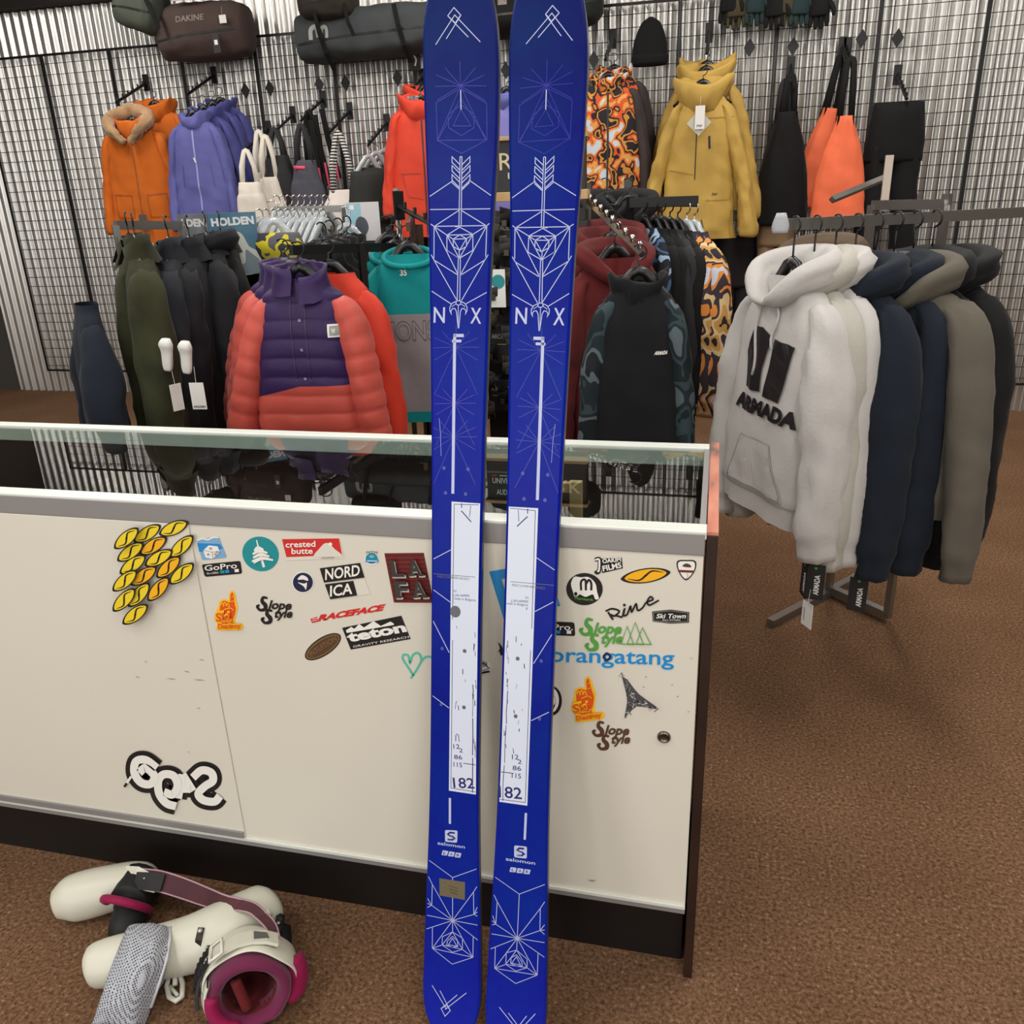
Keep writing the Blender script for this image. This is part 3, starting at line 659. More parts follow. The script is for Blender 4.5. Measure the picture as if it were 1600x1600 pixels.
# ---------------------------------------------------------------- the two skis
def z2(x, y): return (600+x/4, y/4)
def z5(x, y): return (560+x/4, 350+y/4)
def z7(x, y): return (600+x*.21875, 1250+y*.21875)
def ski_frame(pxb, pxc):
    B = atz(pxb[0], pxb[1], 0.0); C = at(pxc[0], pxc[1], 1.25); v = (C-B).normalized(); X = Vector((1, 0, 0)); X = (X - v*X.dot(v)).normalized(); n = X.cross(v)
    if n.y > 0: n = -n
    return B, v, X, n
FL = ski_frame((704.5, 1620), (713.5, 805)); FR_ = ski_frame((802.5, 1655), (832, 812))
def ski_us(F, p):
    B, v, X, n = F; r = ray(*p); t = (B-CAMP).dot(n)/r.dot(n); q = CAMP+r*t-B
    return (q.dot(X), q.dot(v))
def hw(s):
    if s > 1.70: return .0612*max(0, 1-((s-1.70)/.158)**2.5)**.4
    if s < .11: return .0566*max(0, 1-((.11-s)/.108)**2.6)**.42
    return lerpk([(.11, .0566), (.218, .0539), (.477, .0464), (.78, .0447), (1.008, .0452), (1.225, .0480), (1.48, .0535), (1.60, .0590), (1.70, .0612)], s)[0]
def rock(s):
    return .030*max(0, (s-1.55)/.3)**2 + .012*max(0, (.15-s)/.15)**2
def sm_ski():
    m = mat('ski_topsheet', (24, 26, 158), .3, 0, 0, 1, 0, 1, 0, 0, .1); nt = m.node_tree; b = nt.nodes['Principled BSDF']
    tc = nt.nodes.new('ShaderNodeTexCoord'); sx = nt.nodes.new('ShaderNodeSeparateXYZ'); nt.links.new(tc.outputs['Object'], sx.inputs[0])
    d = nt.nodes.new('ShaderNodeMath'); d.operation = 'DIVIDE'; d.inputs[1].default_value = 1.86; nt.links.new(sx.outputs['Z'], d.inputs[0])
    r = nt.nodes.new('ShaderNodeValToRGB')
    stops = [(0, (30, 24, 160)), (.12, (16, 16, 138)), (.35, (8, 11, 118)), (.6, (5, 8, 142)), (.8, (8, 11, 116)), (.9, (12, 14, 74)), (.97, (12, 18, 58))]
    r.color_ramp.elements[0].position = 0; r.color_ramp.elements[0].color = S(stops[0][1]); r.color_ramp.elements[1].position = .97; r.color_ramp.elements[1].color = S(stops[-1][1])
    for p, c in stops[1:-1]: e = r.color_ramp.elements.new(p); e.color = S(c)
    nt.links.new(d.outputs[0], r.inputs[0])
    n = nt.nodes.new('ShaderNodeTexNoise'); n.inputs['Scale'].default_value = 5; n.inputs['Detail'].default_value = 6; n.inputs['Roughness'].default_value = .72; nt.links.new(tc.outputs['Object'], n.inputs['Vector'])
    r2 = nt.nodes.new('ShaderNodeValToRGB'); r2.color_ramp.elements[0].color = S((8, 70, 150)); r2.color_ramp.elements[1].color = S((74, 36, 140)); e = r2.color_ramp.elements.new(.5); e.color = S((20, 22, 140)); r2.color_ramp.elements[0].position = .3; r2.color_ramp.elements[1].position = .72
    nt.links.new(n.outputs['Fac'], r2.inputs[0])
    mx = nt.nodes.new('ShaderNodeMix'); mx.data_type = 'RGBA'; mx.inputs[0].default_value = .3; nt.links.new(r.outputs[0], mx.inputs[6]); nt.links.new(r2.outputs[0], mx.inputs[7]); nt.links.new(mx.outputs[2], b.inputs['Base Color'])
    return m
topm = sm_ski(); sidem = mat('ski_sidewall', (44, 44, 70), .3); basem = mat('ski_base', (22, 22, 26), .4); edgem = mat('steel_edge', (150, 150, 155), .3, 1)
lnm = mat('print_silver', (178, 186, 218), .4); faint = mat('print_faint', (22, 26, 150), .3); pnl = mat('print_panel', (205, 212, 228), .35); inkb = mat('print_indigo', (34, 34, 104), .4); scr = mat('print_scratch', (46, 46, 80), .5); dot = mat('print_dot', (92, 92, 100), .4)
def make_ski(name, F, label, right):
    B, v, X, n = F
    root = thing(name, label, 'ski', B)
    MB = Matrix.Translation(B).inverted()
    def P(u, s, k): return X*u + v*s + n*(rock(s)+k)
    # outline stations
    ss = [0.002+.11*(1-math.cos(PI/2*i/10))*1.0 for i in range(10)] + [.112+i*.03 for i in range(53)] + [1.70+.158*math.sin(PI/2*i/14) for i in range(15)]
    ss = sorted(set(round(s, 5) for s in ss)); ss[-1] = min(ss[-1], 1.8575)
    sec = [(1.0, -.012), (1.0, -.0035), (.955, 0.0)]
    bt = bmesh.new(); bs = bmesh.new(); bb = bmesh.new(); be = bmesh.new(); T_, S_, B_, E_ = [], [], [], []
    for s in ss:
        h = max(hw(s), .004); bev = min(.004, h*.4)
        T_.append([bt.verts.new(P(u, s, k)) for u, k in ((-h, -.0030), (-h+bev, 0), (-h*.4, 0), (h*.4, 0), (h-bev, 0), (h, -.0030))])
        S_.append([bs.verts.new(P(u, s, k)) for u, k in ((-h, -.0032), (-h-.0006, -.0105), (h+.0006, -.0105), (h, -.0032))])
        B_.append([bb.verts.new(P(u, s, k)) for u, k in ((-h+.0015, -.0128), (h-.0015, -.0128), (h-.0015, -.0107), (-h+.0015, -.0107))])
        E_.append([be.verts.new(P(u, s, k)) for u, k in ((-h-.0008, -.0130), (-h+.002, -.0130), (-h+.002, -.0106), (-h-.0008, -.0106), (h-.002, -.0130), (h+.0008, -.0130), (h+.0008, -.0106), (h-.002, -.0106))])
    for i in range(len(ss)-1):
        for j in range(5): bt.faces.new((T_[i][j], T_[i][j+1], T_[i+1][j+1], T_[i+1][j]))
        for j in (0, 1, 2): bs.faces.new((S_[i][j], S_[i][j+1], S_[i+1][j+1], S_[i+1][j]))
        for j in range(4): bb.faces.new((B_[i][j], B_[i][(j+1) % 4], B_[i+1][(j+1) % 4], B_[i+1][j]))
        for o_ in (0, 4):
            for j in range(4): be.faces.new((E_[i][o_+j], E_[i][o_+(j+1) % 4], E_[i+1][o_+(j+1) % 4], E_[i+1][o_+j]))
    for e_ in (0, -1):
        bt.faces.new(T_[e_]); bs.faces.new(S_[e_]); bb.faces.new(B_[e_])
    # printed artwork, drawn in ski coordinates; left tracing mirrored on the right ski
    sg = -1 if right else 1
    a = Art(lambda x, y, l: P(x, y, .00022+.00003*min(l, 8)))
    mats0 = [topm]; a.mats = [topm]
    def M(p): u, s = ski_us(FL, p); return (sg*(u+(.0015)), s)
    def R_(p): u, s = ski_us(FR_ if right else FL, p); return (u, s)
    def clip(p):
        h = hw(p[1])-.0042; return (max(-h, min(h, p[0])), p[1])
    def ln(f, pts, wd=1.6, m=lnm, closed=False): a.line([clip(M(f(*p))) for p in pts], wd*.00082, m, closed, .02, up=False)
    a.layer = 2
    # faint stars first
    for f, cx, cy, kk in ((z2, 480, 545, 1.0), (z5, 605, 770, .9), (z5, 600, 1120, .8), (z5, 590, 1330, .9)):
        for dx, dy in ((-150, -65), (150, -65), (0, -150), (-95, -110), (95, -110), (-160, 5), (160, 0), (-150, 90), (150, 90), (-150, 330), (150, 330)): ln(f, [(cx, cy), (cx+dx*kk, cy+dy*kk)], 1.2, faint)
    for q in ([(330, 880), (640, 875), (480, 620)], [(330, 880), (480, 960), (640, 875), (640, 650), (480, 560), (325, 650)], [(430, 790), (480, 690), (540, 790)], [(400, 720), (480, 660), (560, 720), (560, 800), (480, 850), (400, 800)]): ln(z2, q, 1.2, faint, True)
    a.layer = 3
    ln(z2, [(415, 130), (455, 82), (495, 125), (460, 172)], closed=True)
    for q in ([(333, 300), (458, 125), (610, 283)], [(400, 265), (495, 128)], [(537, 255), (415, 130)]): ln(z2, q)
    ln(z2, [(480, 570), (480, 690)], 1.9)
    for yk in (980, 1035, 1092):
        for x0, x1 in ((420, 470), (532, 482)): ln(z2, [(x1, yk+50), (x0, yk), (x0, yk+35), (x1, yk+85)], 1.7)
    for x0, x1 in ((418, 470), (530, 482)): ln(z2, [(x0, 1140), (x1, 1187)])
    ln(z2, [(470, 980), (482, 980)]); ln(z2, [(470, 980), (463, 1412)]); ln(z2, [(482, 980), (477, 1412)])
    ln(z2, [(425, 1130), (278, 1228)]); ln(z2, [(525, 1125), (674, 1222)]); ln(z2, [(280, 1310), (668, 1305)])
    ln(z2, [(463, 1315), (310, 1415)]); ln(z2, [(478, 1315), (635, 1412)])
    for q in ([(440, 0), (468, 15)], [(797, 10), (828, -4)], [(468, 15), (797, 10)], [(468, 15), (467, 215)], [(797, 10), (790, 205)], [(468, 15), (615, 310)], [(797, 10), (637, 310)], [(600, 18), (628, 15)],
              [(548, 70), (628, 20), (710, 65), (710, 165), (625, 215), (548, 165), (548, 70), (710, 65), (625, 215), (548, 70)], [(468, 15), (548, 70)], [(797, 10), (710, 65)], [(548, 165), (625, 215)],
              [(587, 95), (628, 68), (670, 92), (670, 140), (627, 165), (587, 140), (587, 95), (670, 92), (627, 165), (587, 95)], [(548, 70), (587, 95)], [(710, 65), (670, 92)], [(625, 165), (625, 215)],
              [(445, 192), (467, 225), (615, 318)], [(812, 192), (785, 225), (637, 318)], [(467, 225), (612, 480)], [(785, 225), (638, 480)], [(447, 420), (575, 500)], [(797, 427), (665, 500)],
              [(619, 215), (612, 480)], [(632, 215), (628, 480)]): ln(z5, q)
    th = [(2*PI*i/14) for i in range(14)]; ln(z5, [(620+16*math.cos(t), 493+14*math.sin(t)) for t in th], 1.6, lnm, True)
    for s_ in (1, -1):
        X_ = lambda q: [(620+s_*(x-620), y) for x, y in q]
        ln(z5, X_([(604, 484), (580, 496), (566, 520), (567, 545), (577, 566), (573, 545), (582, 530), (598, 528), (608, 548), (618, 652)])); ln(z5, X_([(636, 500), (655, 512), (660, 520)]), 1.2)
    ln(z5, [(619, 510), (618, 652)], 1.4)
    # F rail
    ln(z5, [(588, 697), (653, 697)], 6.2); ln(z5, [(580, 731), (638, 731)], 5.4); ln(z5, [(597, 690), (596, 745), (585, 1685)], 6.2)
    ln(z6_, [(543, 1315), (543, 1530)], 5.2)
    # white panel
    TLp, TRp, BRp, BLp = M((704.4, 783.5)), M((749.5, 786.5)), M((744.5, 1241.5)), M((700.3, 1235))
    edge = lambda s: sg*(hw(s)-.0042)
    pts = [TLp, BLp] + [(edge(BRp[1]+(TRp[1]-BRp[1])*i/12), BRp[1]+(TRp[1]-BRp[1])*i/12) for i in range(13)]
    a.poly(pts, pnl); a.layer = 6
    def lk(f, q, wd=1.0, m=inkb, closed=False): a.line([clip(M(f(*p))) for p in q], wd*.00118, m, closed, .05, up=False)
    lk(z2p, [(748, 555), (594, 551), (583, 1270)], .9); lk(z6_, [(565, 0), (552, 1232), (757, 1265)], .9)
    lk(z6_, [(655, 1025), (757, 1040)], 1.2)
    lk(z2p, [(638, 592), (668, 625), (700, 662)], 1.6); lk(z2p, [(640, 545), (640, 575)], 1.3); lk(z2p, [(697, 560), (690, 630)], .9)
    lk(z2p, [(465, 985), (725, 1006)], .8, dot)
    rnd = random.Random(9 if right else 3)
    for i in range(22):
        x = rnd.uniform(600, 722) if i % 2 else rnd.uniform(712, 728); y = rnd.uniform(1300, 2100); lk(z2p, [(x, y), (x+rnd.uniform(-6, 6), y+rnd.uniform(8, 50))], rnd.uniform(.5, 1.4), scr)
    for y0, y1 in ((370, 470), (450, 640), (650, 960), (980, 1270)): lk(z6_, [(733, y0), (735+rnd.uniform(-3, 3), (y0+y1)/2), (731, y1)], rnd.uniform(.8, 1.8), inkb)
    for f, x, y, r in ((z2p, 659, 1468, 3.0), (z6_, 660, 560, 3.0)): u, s_ = M(f(x, y)); a.ell(u, s_, r*.00115, r*.00122, dot, 0, 14)
    if not right: u, s_ = M(z2p(601, 1222)); a.ell(u, s_, .0095, .0105, dot)
    for f, x, y in ((z2p, 530, 325), (z2p, 680, 332), (z2p, 540, 480), (z2p, 665, 487), (z6_, 478, 70), (z6_, 470, 535)): u, s_ = M(f(x, y)); a.ell(u, s_, .0028, .003, mat('screw_plug', (84, 92, 170), .4), 0, 10); a.ell(u, s_, .0014, .0015, inkb, 0, 8)
    ln(z2p, [(458, 892), (575, 835)]); ln(z2p, [(458, 1085), (570, 1163)]); ln(z2p, [(455, 1280), (563, 1478)]); ln(z6_, [(387, 462), (535, 565)])
    ln(z2p, [(500, 15), (508, 100), (512, 250)], .6, lnm)
    # lettering, placed where each ski has it
    def tx(t, f, p0, p1, h, m=inkb, b=.0, sl=0.0):
        q0, q1_ = R_(f(*p0)), R_(f(*p1)); k = {z5: 4, z2p: 4, z6_: 5.333, z7: 4.571}[f]
        a.text(t, q0, q1_, h/k*.00121, m, b, sl, ysgn=1)
    if not right:
        tx('N', z5, (470, 615), (540, 617), 82, lnm, .012); tx('X', z5, (700, 620), (767, 622), 82, lnm, .012)
        tx('RECOMMENDED', z2p, (495, 1008), (695, 1026), 13, dot)
        for t, p0, p1 in (('01', (595, 1100), (612, 1101)), ('L39144900', (595, 1128), (694, 1130)), ('made in Bulgaria', (595, 1146), (733, 1158)), ('L', (596, 1168), (602, 1168))): tx(t, z2p, p0, p1, 14)
        for t, p0, p1, h in (('12', (580, 905), (632, 906), 38), ('2', (627, 935), (657, 937), 34), ('86', (585, 990), (653, 996), 36), ('115', (580, 1053), (652, 1060), 38), ('182', (580, 1230), (756, 1236), 86)): tx(t, z6_, p0, p1, h, inkb, .012 if h > 50 else .006)
        bx, lab, sal = L(z7, (436, 213), (526, 217), (523, 305), (437, 297)), (412, 392, 552, 415), ((383, 316), (578, 346))
    else:
        tx('N', z5, (980, 622), (1052, 624), 84, lnm, .012); tx('X', z5, (1217, 630), (1287, 632), 88, lnm, .012)
        tx('RECOMMENDED', z2p, (960, 1062), (1168, 1084), 13, dot)
        for t, p0, p1 in (('01', (1044, 1142), (1062, 1144)), ('L39144900', (957, 1162), (1062, 1167)), ('made in Bulgaria', (920, 1176), (1060, 1188)), ('R', (1048, 1211), (1059, 1212))): tx(t, z2p, p0, p1, 14)
        for t, p0, p1, h in (('12', (1068, 992), (1122, 995), 38), ('2', (1115, 1030), (1148, 1032), 34), ('86', (1072, 1083), (1143, 1090), 38), ('115', (1065, 1146), (1142, 1155), 40), ('182', (958, 1308), (1150, 1325), 92)): tx(t, z6_, p0, p1, h, inkb, .012 if h > 50 else .006)
        bx, lab, sal = L(z7, (930, 323), (1022, 332), (1020, 418), (930, 408)), (897, 512, 1047, 533), ((870, 430), (1080, 462))
    a.rquad([R_(p) for p in bx], (.14, .14), lnm); c = [sum(p[i] for p in bx)/4 for i in (0, 1)]
    Tb = lambda x, y: R_((c[0]+x, c[1]+y))
    a.line([Tb(5.5, -5), Tb(-2, -5.8), Tb(-5.2, -3.2), Tb(-2, -.8), Tb(2.5, .8), Tb(5.2, 3.2), Tb(2, 5.6), Tb(-5.8, 5)], .0034, topm)
    tx('salomon', z7, sal[0], sal[1], 24, lnm, .015)
    for i in range(3):
        x0 = lab[0]+(lab[2]-lab[0])*i/3.0; y0 = lab[1]+(lab[3]-lab[1])*i/3.0; wq = (lab[2]-lab[0])/3.0*.86
        a.rquad([R_(z7(x0+8, y0-34)), R_(z7(x0+wq+8, y0-28)), R_(z7(x0+wq-1, y0+4)), R_(z7(x0-1, y0))], (.12, .12), lnm); tx('LAB'[i], z7, (x0+wq*.3, y0-6), (x0+wq*.75, y0-4), 19, inkb, .03, .2)
    # tail artwork
    for q in ([(310, 428), (485, 552), (662, 492)], [(485, 552), (485, 940)], [(340, 600), (336, 750)], [(634, 655), (636, 815)], [(308, 545), (340, 600), (485, 858)], [(335, 750), (485, 858)], [(298, 820), (485, 858)], [(295, 918), (485, 858)], [(340, 1057), (485, 858), (630, 1122)], [(485, 858), (674, 1000)], [(485, 858), (670, 893)], [(485, 858), (637, 815), (672, 765)], [(485, 858), (634, 655), (662, 618)], [(637, 815), (672, 800)], [(637, 815), (672, 830)], [(335, 750), (302, 700)], [(335, 750), (300, 765)], [(335, 750), (302, 735)],
              [(341, 908), (340, 1057), (482, 1170), (630, 1122), (632, 970)], [(340, 1057), (630, 1122)], [(412, 975), (485, 940), (555, 985), (555, 1065), (485, 1085), (410, 1033), (412, 975)], [(485, 940), (410, 1033), (555, 1065), (485, 940)], [(485, 972), (448, 1005), (443, 1035), (485, 1050), (522, 1045), (520, 1005), (485, 972)], [(485, 985), (455, 1032), (515, 1042), (485, 985)], [(340, 1057), (410, 1033)], [(555, 1065), (630, 1122)]): ln(z7, q, 1.45)
    for q in ([(340, 1318), (445, 1478)], [(397, 1355), (472, 1488)], [(585, 1372), (437, 1482)], [(520, 1385), (410, 1474)]): ln(z7, q, 1.8)
    ln(z7, [(408, 1474), (448, 1455), (474, 1490), (437, 1526)], 1.8, lnm, True)
    ab = a.bm()
    for f in ab.faces: pass
    me = bpy.data.meshes.new('tmp'); ab.to_mesh(me); ab.free(); bt.from_mesh(me); bpy.data.meshes.remove(me)
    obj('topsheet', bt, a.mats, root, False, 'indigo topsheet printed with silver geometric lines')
    obj('sidewall', bs, sidem, root, False); obj('base', bb, basem, root, False); obj('metal_edge', be, edgem, root, False)
    return root
def z6_(x, y): return q6(x, y)
def z2p(x, y): return q2(x, y)
skiL = make_ski('ski', FL, 'left indigo ski leaning on the counter, with a gold price sticker near its tail', False)
skiR = make_ski('ski', FR_, 'right of the two indigo skis leaning on the counter, nearer the counter corner', True)
B, v, X, n = FL
a = Art(lambda x, y, l: X*x + v*y + n*(rock(y)+.0006+.0002*l))
Q = [ski_us(FL, z7(*p)) for p in ((396, 557), (580, 585), (578, 712), (398, 680))]; gp = mat('gold_foil', (118, 108, 84), .4, .3); a.poly(Q, gp)
for i in range(3): a.line([(Q[0][0]+.018+.002*i, Q[0][1]-.012-.006*i), (Q[0][0]+.036, Q[0][1]-.014-.006*i)], .0014, mat('foil_print', (66, 64, 56), .6))
a.ell(Q[0][0]+.009, Q[0][1]-.012, .003, .003, mat('foil_green', (70, 120, 80), .6)); a.obj('price_sticker', skiL, 'gold price sticker')
# ---------------------------------------------------------------- clothes: generators
def kpx(p): return (Vector(p)-CAMP).dot(FWD)/FPX      # metres per picture pixel at a point
def hanger(pos, rz, label, group, half=.19, hook=.13, m=None, clear=False):
    """hanger whose shoulders carry a garment with neck base at pos"""
    t = thing('clothes_hanger', label, 'hanger', pos, rz, group)
    m = m or blackp
    bm = bmesh.new()
    pts = [(-half, 0, -.085), (-half*.72, 0, -.052), (-.05, 0, .0), (-.022, 0, .035), (0, 0, .045), (.022, 0, .035), (.05, 0, .0), (half*.72, 0, -.052), (half, 0, -.085)]
    band(bm, pts, [.016, .03, .034, .03, .03, .03, .034, .03, .016], .012, (0, 1, 0))
    if not clear: tube(bm, [(-.045, 0, 0), (0, 0, -.03), (.045, 0, 0)], .008, 6)
    obj('arms', bm, m, t)
    bm = bmesh.new(); r = .022
    pts = [(0, 0, .04), (0, 0, hook-.045)] + [(-.0+r*math.cos(a)-r*0+0, 0, hook-.022+r*math.sin(a)) for a in [(-.5*PI+i*PI*1.25/9) for i in range(10)]]
    tube(bm, pts, .0028, 5); obj('hook', bm, blackp if m is blackp else chrome, t)
    return t
HG = {}
def hang(pos, rz, label, group, half=.19, hook=.13, clear=False, tilt=0):
    k = (round(half, 2), round(hook, 2), clear, label)
    k2 = (round(half, 2), round(hook, 2), clear)
    if k2 in HG:
        t = copy_tree(HG[k2]); t.location = pos; t.rotation_euler = (0, 0, rz); t['label'] = label; t['group'] = group
    else:
        t = HG[k2] = hanger(pos, rz, label, group, half, hook, (mat('clear_plastic', (176, 182, 186), .12, 0, 0, 1, 0, 1, 0, .6) if clear else None), clear)
    return t
def split_parts(bm, t, parts, default):
    """parts: list of (name, material, predicate, label)"""
    bm.normal_update()
    owner = []
    for f in bm.faces:
        c = f.calc_center_median(); k = -1
        for i, p in enumerate(parts):
            if p[2](c): k = i; break
        owner.append(k)
    for k in [-1]+list(range(len(parts))):
        if k not in owner: continue
        b2 = bm.copy(); b2.faces.ensure_lookup_table()
        dele = [f for f, o_ in zip(list(b2.faces), owner) if o_ != k]
        bmesh.ops.delete(b2, geom=dele, context='FACES')
        if k < 0: obj(default[0], b2, default[1], t)
        else: obj(parts[k][0], b2, parts[k][1], t, True, parts[k][3] if len(parts[k]) > 3 else None)
class Gar: pass
def garment(name, label, cat, pos, rz, m, sw=.21, hem=.25, L=.72, dep=.085, drop=.07, sl=.58, sang=.12, sr=.075, wr=.05, sm=None, hood=0.0, hm=None, collar=0.0, cm=None, seed=0, amp=.014, quilt=0.0, qp=.06, parts=(), group=None, cuff=0.0, band_=0.0, nw=.085, zipm=None, sleeves=True, sfwd=.02, slen2=None, sang2=None, cuts=(), lining=None, rows=44, n=40, cuffm=None, chest=None, hoodw=.112, hoodz=.028, funnel=0.0):
    t = thing(name, label, cat, pos, rz, group); g = Gar(); g.t = t; dep *= .8
    ch = chest or (sw-.004)
    keys = [(0, 0, 0, -L, hem*(.97 if band_ else 1), dep*(.9 if band_ else 1.05))]
    if band_: keys += [(band_*.8, 0, 0, -L+band_*.8, hem*.985, dep*.95), (band_*1.05, 0, 0, -L+band_*1.05, hem*1.02, dep*1.05)]
    keys += [(L*.45, 0, 0, -L*.55, (hem+ch)/2, dep*1.05), (L-.24, 0, 0, -.24, ch, dep), (L-drop-.06, 0, 0, -drop-.06, sw-.012, dep*.92), (L-drop-.012, 0, 0, -drop-.012, sw-.03, dep*.8),
             (L-drop*.5, 0, .004, -drop*.5, (sw+nw)*.48, dep*.66), (L-.012, 0, .006, -.012, nw*1.03, dep*.62), (L+.012, 0, .008, .012, nw*.9, dep*.6)]
    bm = bmesh.new(); loft(bm, keys, rows, n, amp, seed, 5.0, 2.2, quilt, qp, 2.5, ampf=lambda u: 1.25-u*.95)
    g.bvh = BVHTree.FromBMesh(bm)
    if hem and lining: pass
    for co_, no_ in cuts: bmesh.ops.bisect_plane(bm, geom=bm.verts[:]+bm.edges[:]+bm.faces[:], plane_co=co_, plane_no=no_, dist=1e-5)
    if parts: split_parts(bm, t, list(parts), ('body', m)); bm.free()
    else: obj('body', bm, m, t)
    if sleeves:
        for s in (-1, 1):
            sl_ = sl if s < 0 or slen2 is None else slen2
            dx = math.sin(sang if s < 0 or sang2 is None else sang2)*sl_; x0 = sw-.035
            keys = [(0, s*(x0-.075), .0, -drop*.74, .008, .015), (.06, s*(x0-.02), 0, -drop*.98, sr*.40, dep*.6), (.14, s*(x0+.01), 0, -drop-.055, sr*.62, dep*.8), (.3, s*(x0+.022+dx*.25), -.004, -drop-.05-sl_*.22, sr*.68, sr*.92),
                    (.6, s*(x0+.028+dx*.62), -sfwd*.6, -drop-sl_*.6, sr*.62, sr*.80), (1.0-cuff-.04, s*(x0+.02+dx*(.97-cuff)), -sfwd, -drop-sl_*(.97-cuff), wr*.88, wr*1.15)]
            if cuff: keys += [(1.0-cuff, s*(x0+.02+dx*(1-cuff)), -sfwd, -drop-sl_*(1.0-cuff), wr*.74, wr*.95)]
            keys += [(1.0, s*(x0+.015+dx), -sfwd, -drop-sl_, wr*.72, wr*.95)]
            bm = bmesh.new(); ptube(bm, keys, 90 if quilt else 34, 18, amp*.8, seed+s*7.3, quilt, qp)
            o = obj('sleeve', bm, sm or m, t)
    if hood:
        h = hood; w_ = hoodw; d = dep
        keys = [(0, -.006, -d*.98, -.062, .010*h, .012*h), (1, -.045, -d*1.02, -.044, .020*h, .024*h), (2, -w_*.85, -d*.55, -.008+hoodz*.3, .027*h, .034*h), (3, -w_, d*.25, hoodz*.8, .030*h, .040*h), (4, -w_*.62, d*.95, hoodz, .034*h, .048*h), (5, 0, d*1.25, hoodz*1.02, .036*h, .052*h)]
        keys += [(10-k, -x, y, z, a, b) for k, x, y, z, a, b in keys[:-1]][::-1]
        bm = bmesh.new(); ptube(bm, keys, 44, 16, .012*h, seed+2.2, 0, .05, fz=9); obj('hood', bm, hm or m, t)
    if funnel:
        h = funnel; bm = bmesh.new(); R_ = []; N_ = 44
        for i_, (zz, aa, bb, dip) in enumerate(((-.085, .105, .075, .03), (-.035, .128, .098, .05), (.02, .150, .108, .06), (.055, .158, .108, .055), (.068, .150, .098, .05), (.055, .132, .082, .05), (.01, .112, .07, .045), (-.05, .085, .055, .03), (-.1, .07, .045, .0))):
            ring = []
            for j in range(N_):
                th = 2*PI*j/N_; c, q = math.sin(th), -math.cos(th)
                fr = max(0, -q)**2.5
                cr = .020*nz(c*2.1+seed, q*2.1, zz*16+seed)+.026*(.3-abs(nz(c*2.6+seed*2, q*2.6+zz*9, zz*14)))
                vr = .030*nz(c*1.7+seed*1.3, q*1.7, seed)
                ring.append(bm.verts.new((c*(aa*h+cr), q*(bb*h+cr)+.012, (zz-dip*fr*(1 if i_ < 7 else .3))*h+(vr if 2 <= i_ <= 6 else 0))))
            R_.append(ring)
        for A, B_ in zip(R_, R_[1:]):
            for j in range(N_): bm.faces.new((A[j], A[(j+1) % N_], B_[(j+1) % N_], B_[j]))
        obj('hood', bm, hm or m, t)
    if collar:
        bm = bmesh.new(); r = []
        for zz, k in ((-.03, 1.15), (collar*.5, 1.0), (collar, 1.04), (collar*.96, .9), (.0, .85)):
            r.append([bm.verts.new((nw*k*math.sin(a)*1.0, -(dep*.66)*k*math.cos(a)*(1.0) - (.02 if zz < 0 else 0)*math.cos(a), zz-.035*math.cos(a)*(1 if abs(a) < 1.4 else .2)+.006*nz(a*3, zz*20, seed))) for a in [(.12+(2*PI-.24)*i/26) for i in range(27)]])
        for A, B_ in zip(r, r[1:]):
            for i in range(26): bm.faces.new((A[i], A[i+1], B_[i+1], B_[i]))
        obj('collar', bm, cm or m, t)
    def fy(x, z):
        hit_ = g.bvh.ray_cast(Vector((x, -.5, z)), Vector((0, 1, 0)))
        return hit_[0].y if hit_[0] is not None else -dep*.9
    g.fy = fy
    g.art = lambda maxedge=.025: Art(lambda x, z, l: Vector((x, fy(x, z)-.0015-.0004*l, z)), maxedge)
    if zipm:
        a = g.art(); a.line([(0, -.04), (.002, -L*.5), (-.002, -L+.01)], .012, zipm, False, .02); a.obj('zip', t)
    return g
def rename(t, label, group=None):
    t['label'] = label
    if group: t['group'] = group
    return t
def clone(t, pos, rz, label, group=None):
    c = copy_tree(t); c.location = pos; c.rotation_euler = (0, 0, rz); return rename(c, label, group)
def pants(name, label, pos, rz, m, W=.2, L=1.05, group=None, seed=0, dep=.07, spread=.03, cat='trousers', beltm=None):
    t = thing(name, label, cat, pos, rz, group)
    bm = bmesh.new(); loft(bm, [(0, 0, 0, 0, W*.88, dep*.7), (.12, 0, 0, -.05, W*.92, dep), (.5, 0, 0, -.2, W*1.05, dep*1.1), (1, 0, 0, -.33, W*1.08, dep)], 12, 28, .01, seed, cap0=True, cap1=True); obj('waist', bm, m, t)
    for s in (-1, 1):
        bm = bmesh.new(); ptube(bm, [(0, s*W*.5, 0, -.24, W*.5, dep*.9), (.3, s*(W*.54), 0, -.24-(L-.24)*.3, W*.5, dep*.95), (.7, s*(W*.55+spread*.7), -.01, -.24-(L-.24)*.7, W*.46, dep*.9), (1, s*(W*.55+spread), -.01, -L, W*.47, dep*.9)], 26, 18, .014, seed+s)
        obj('leg', bm, m, t)
    return t
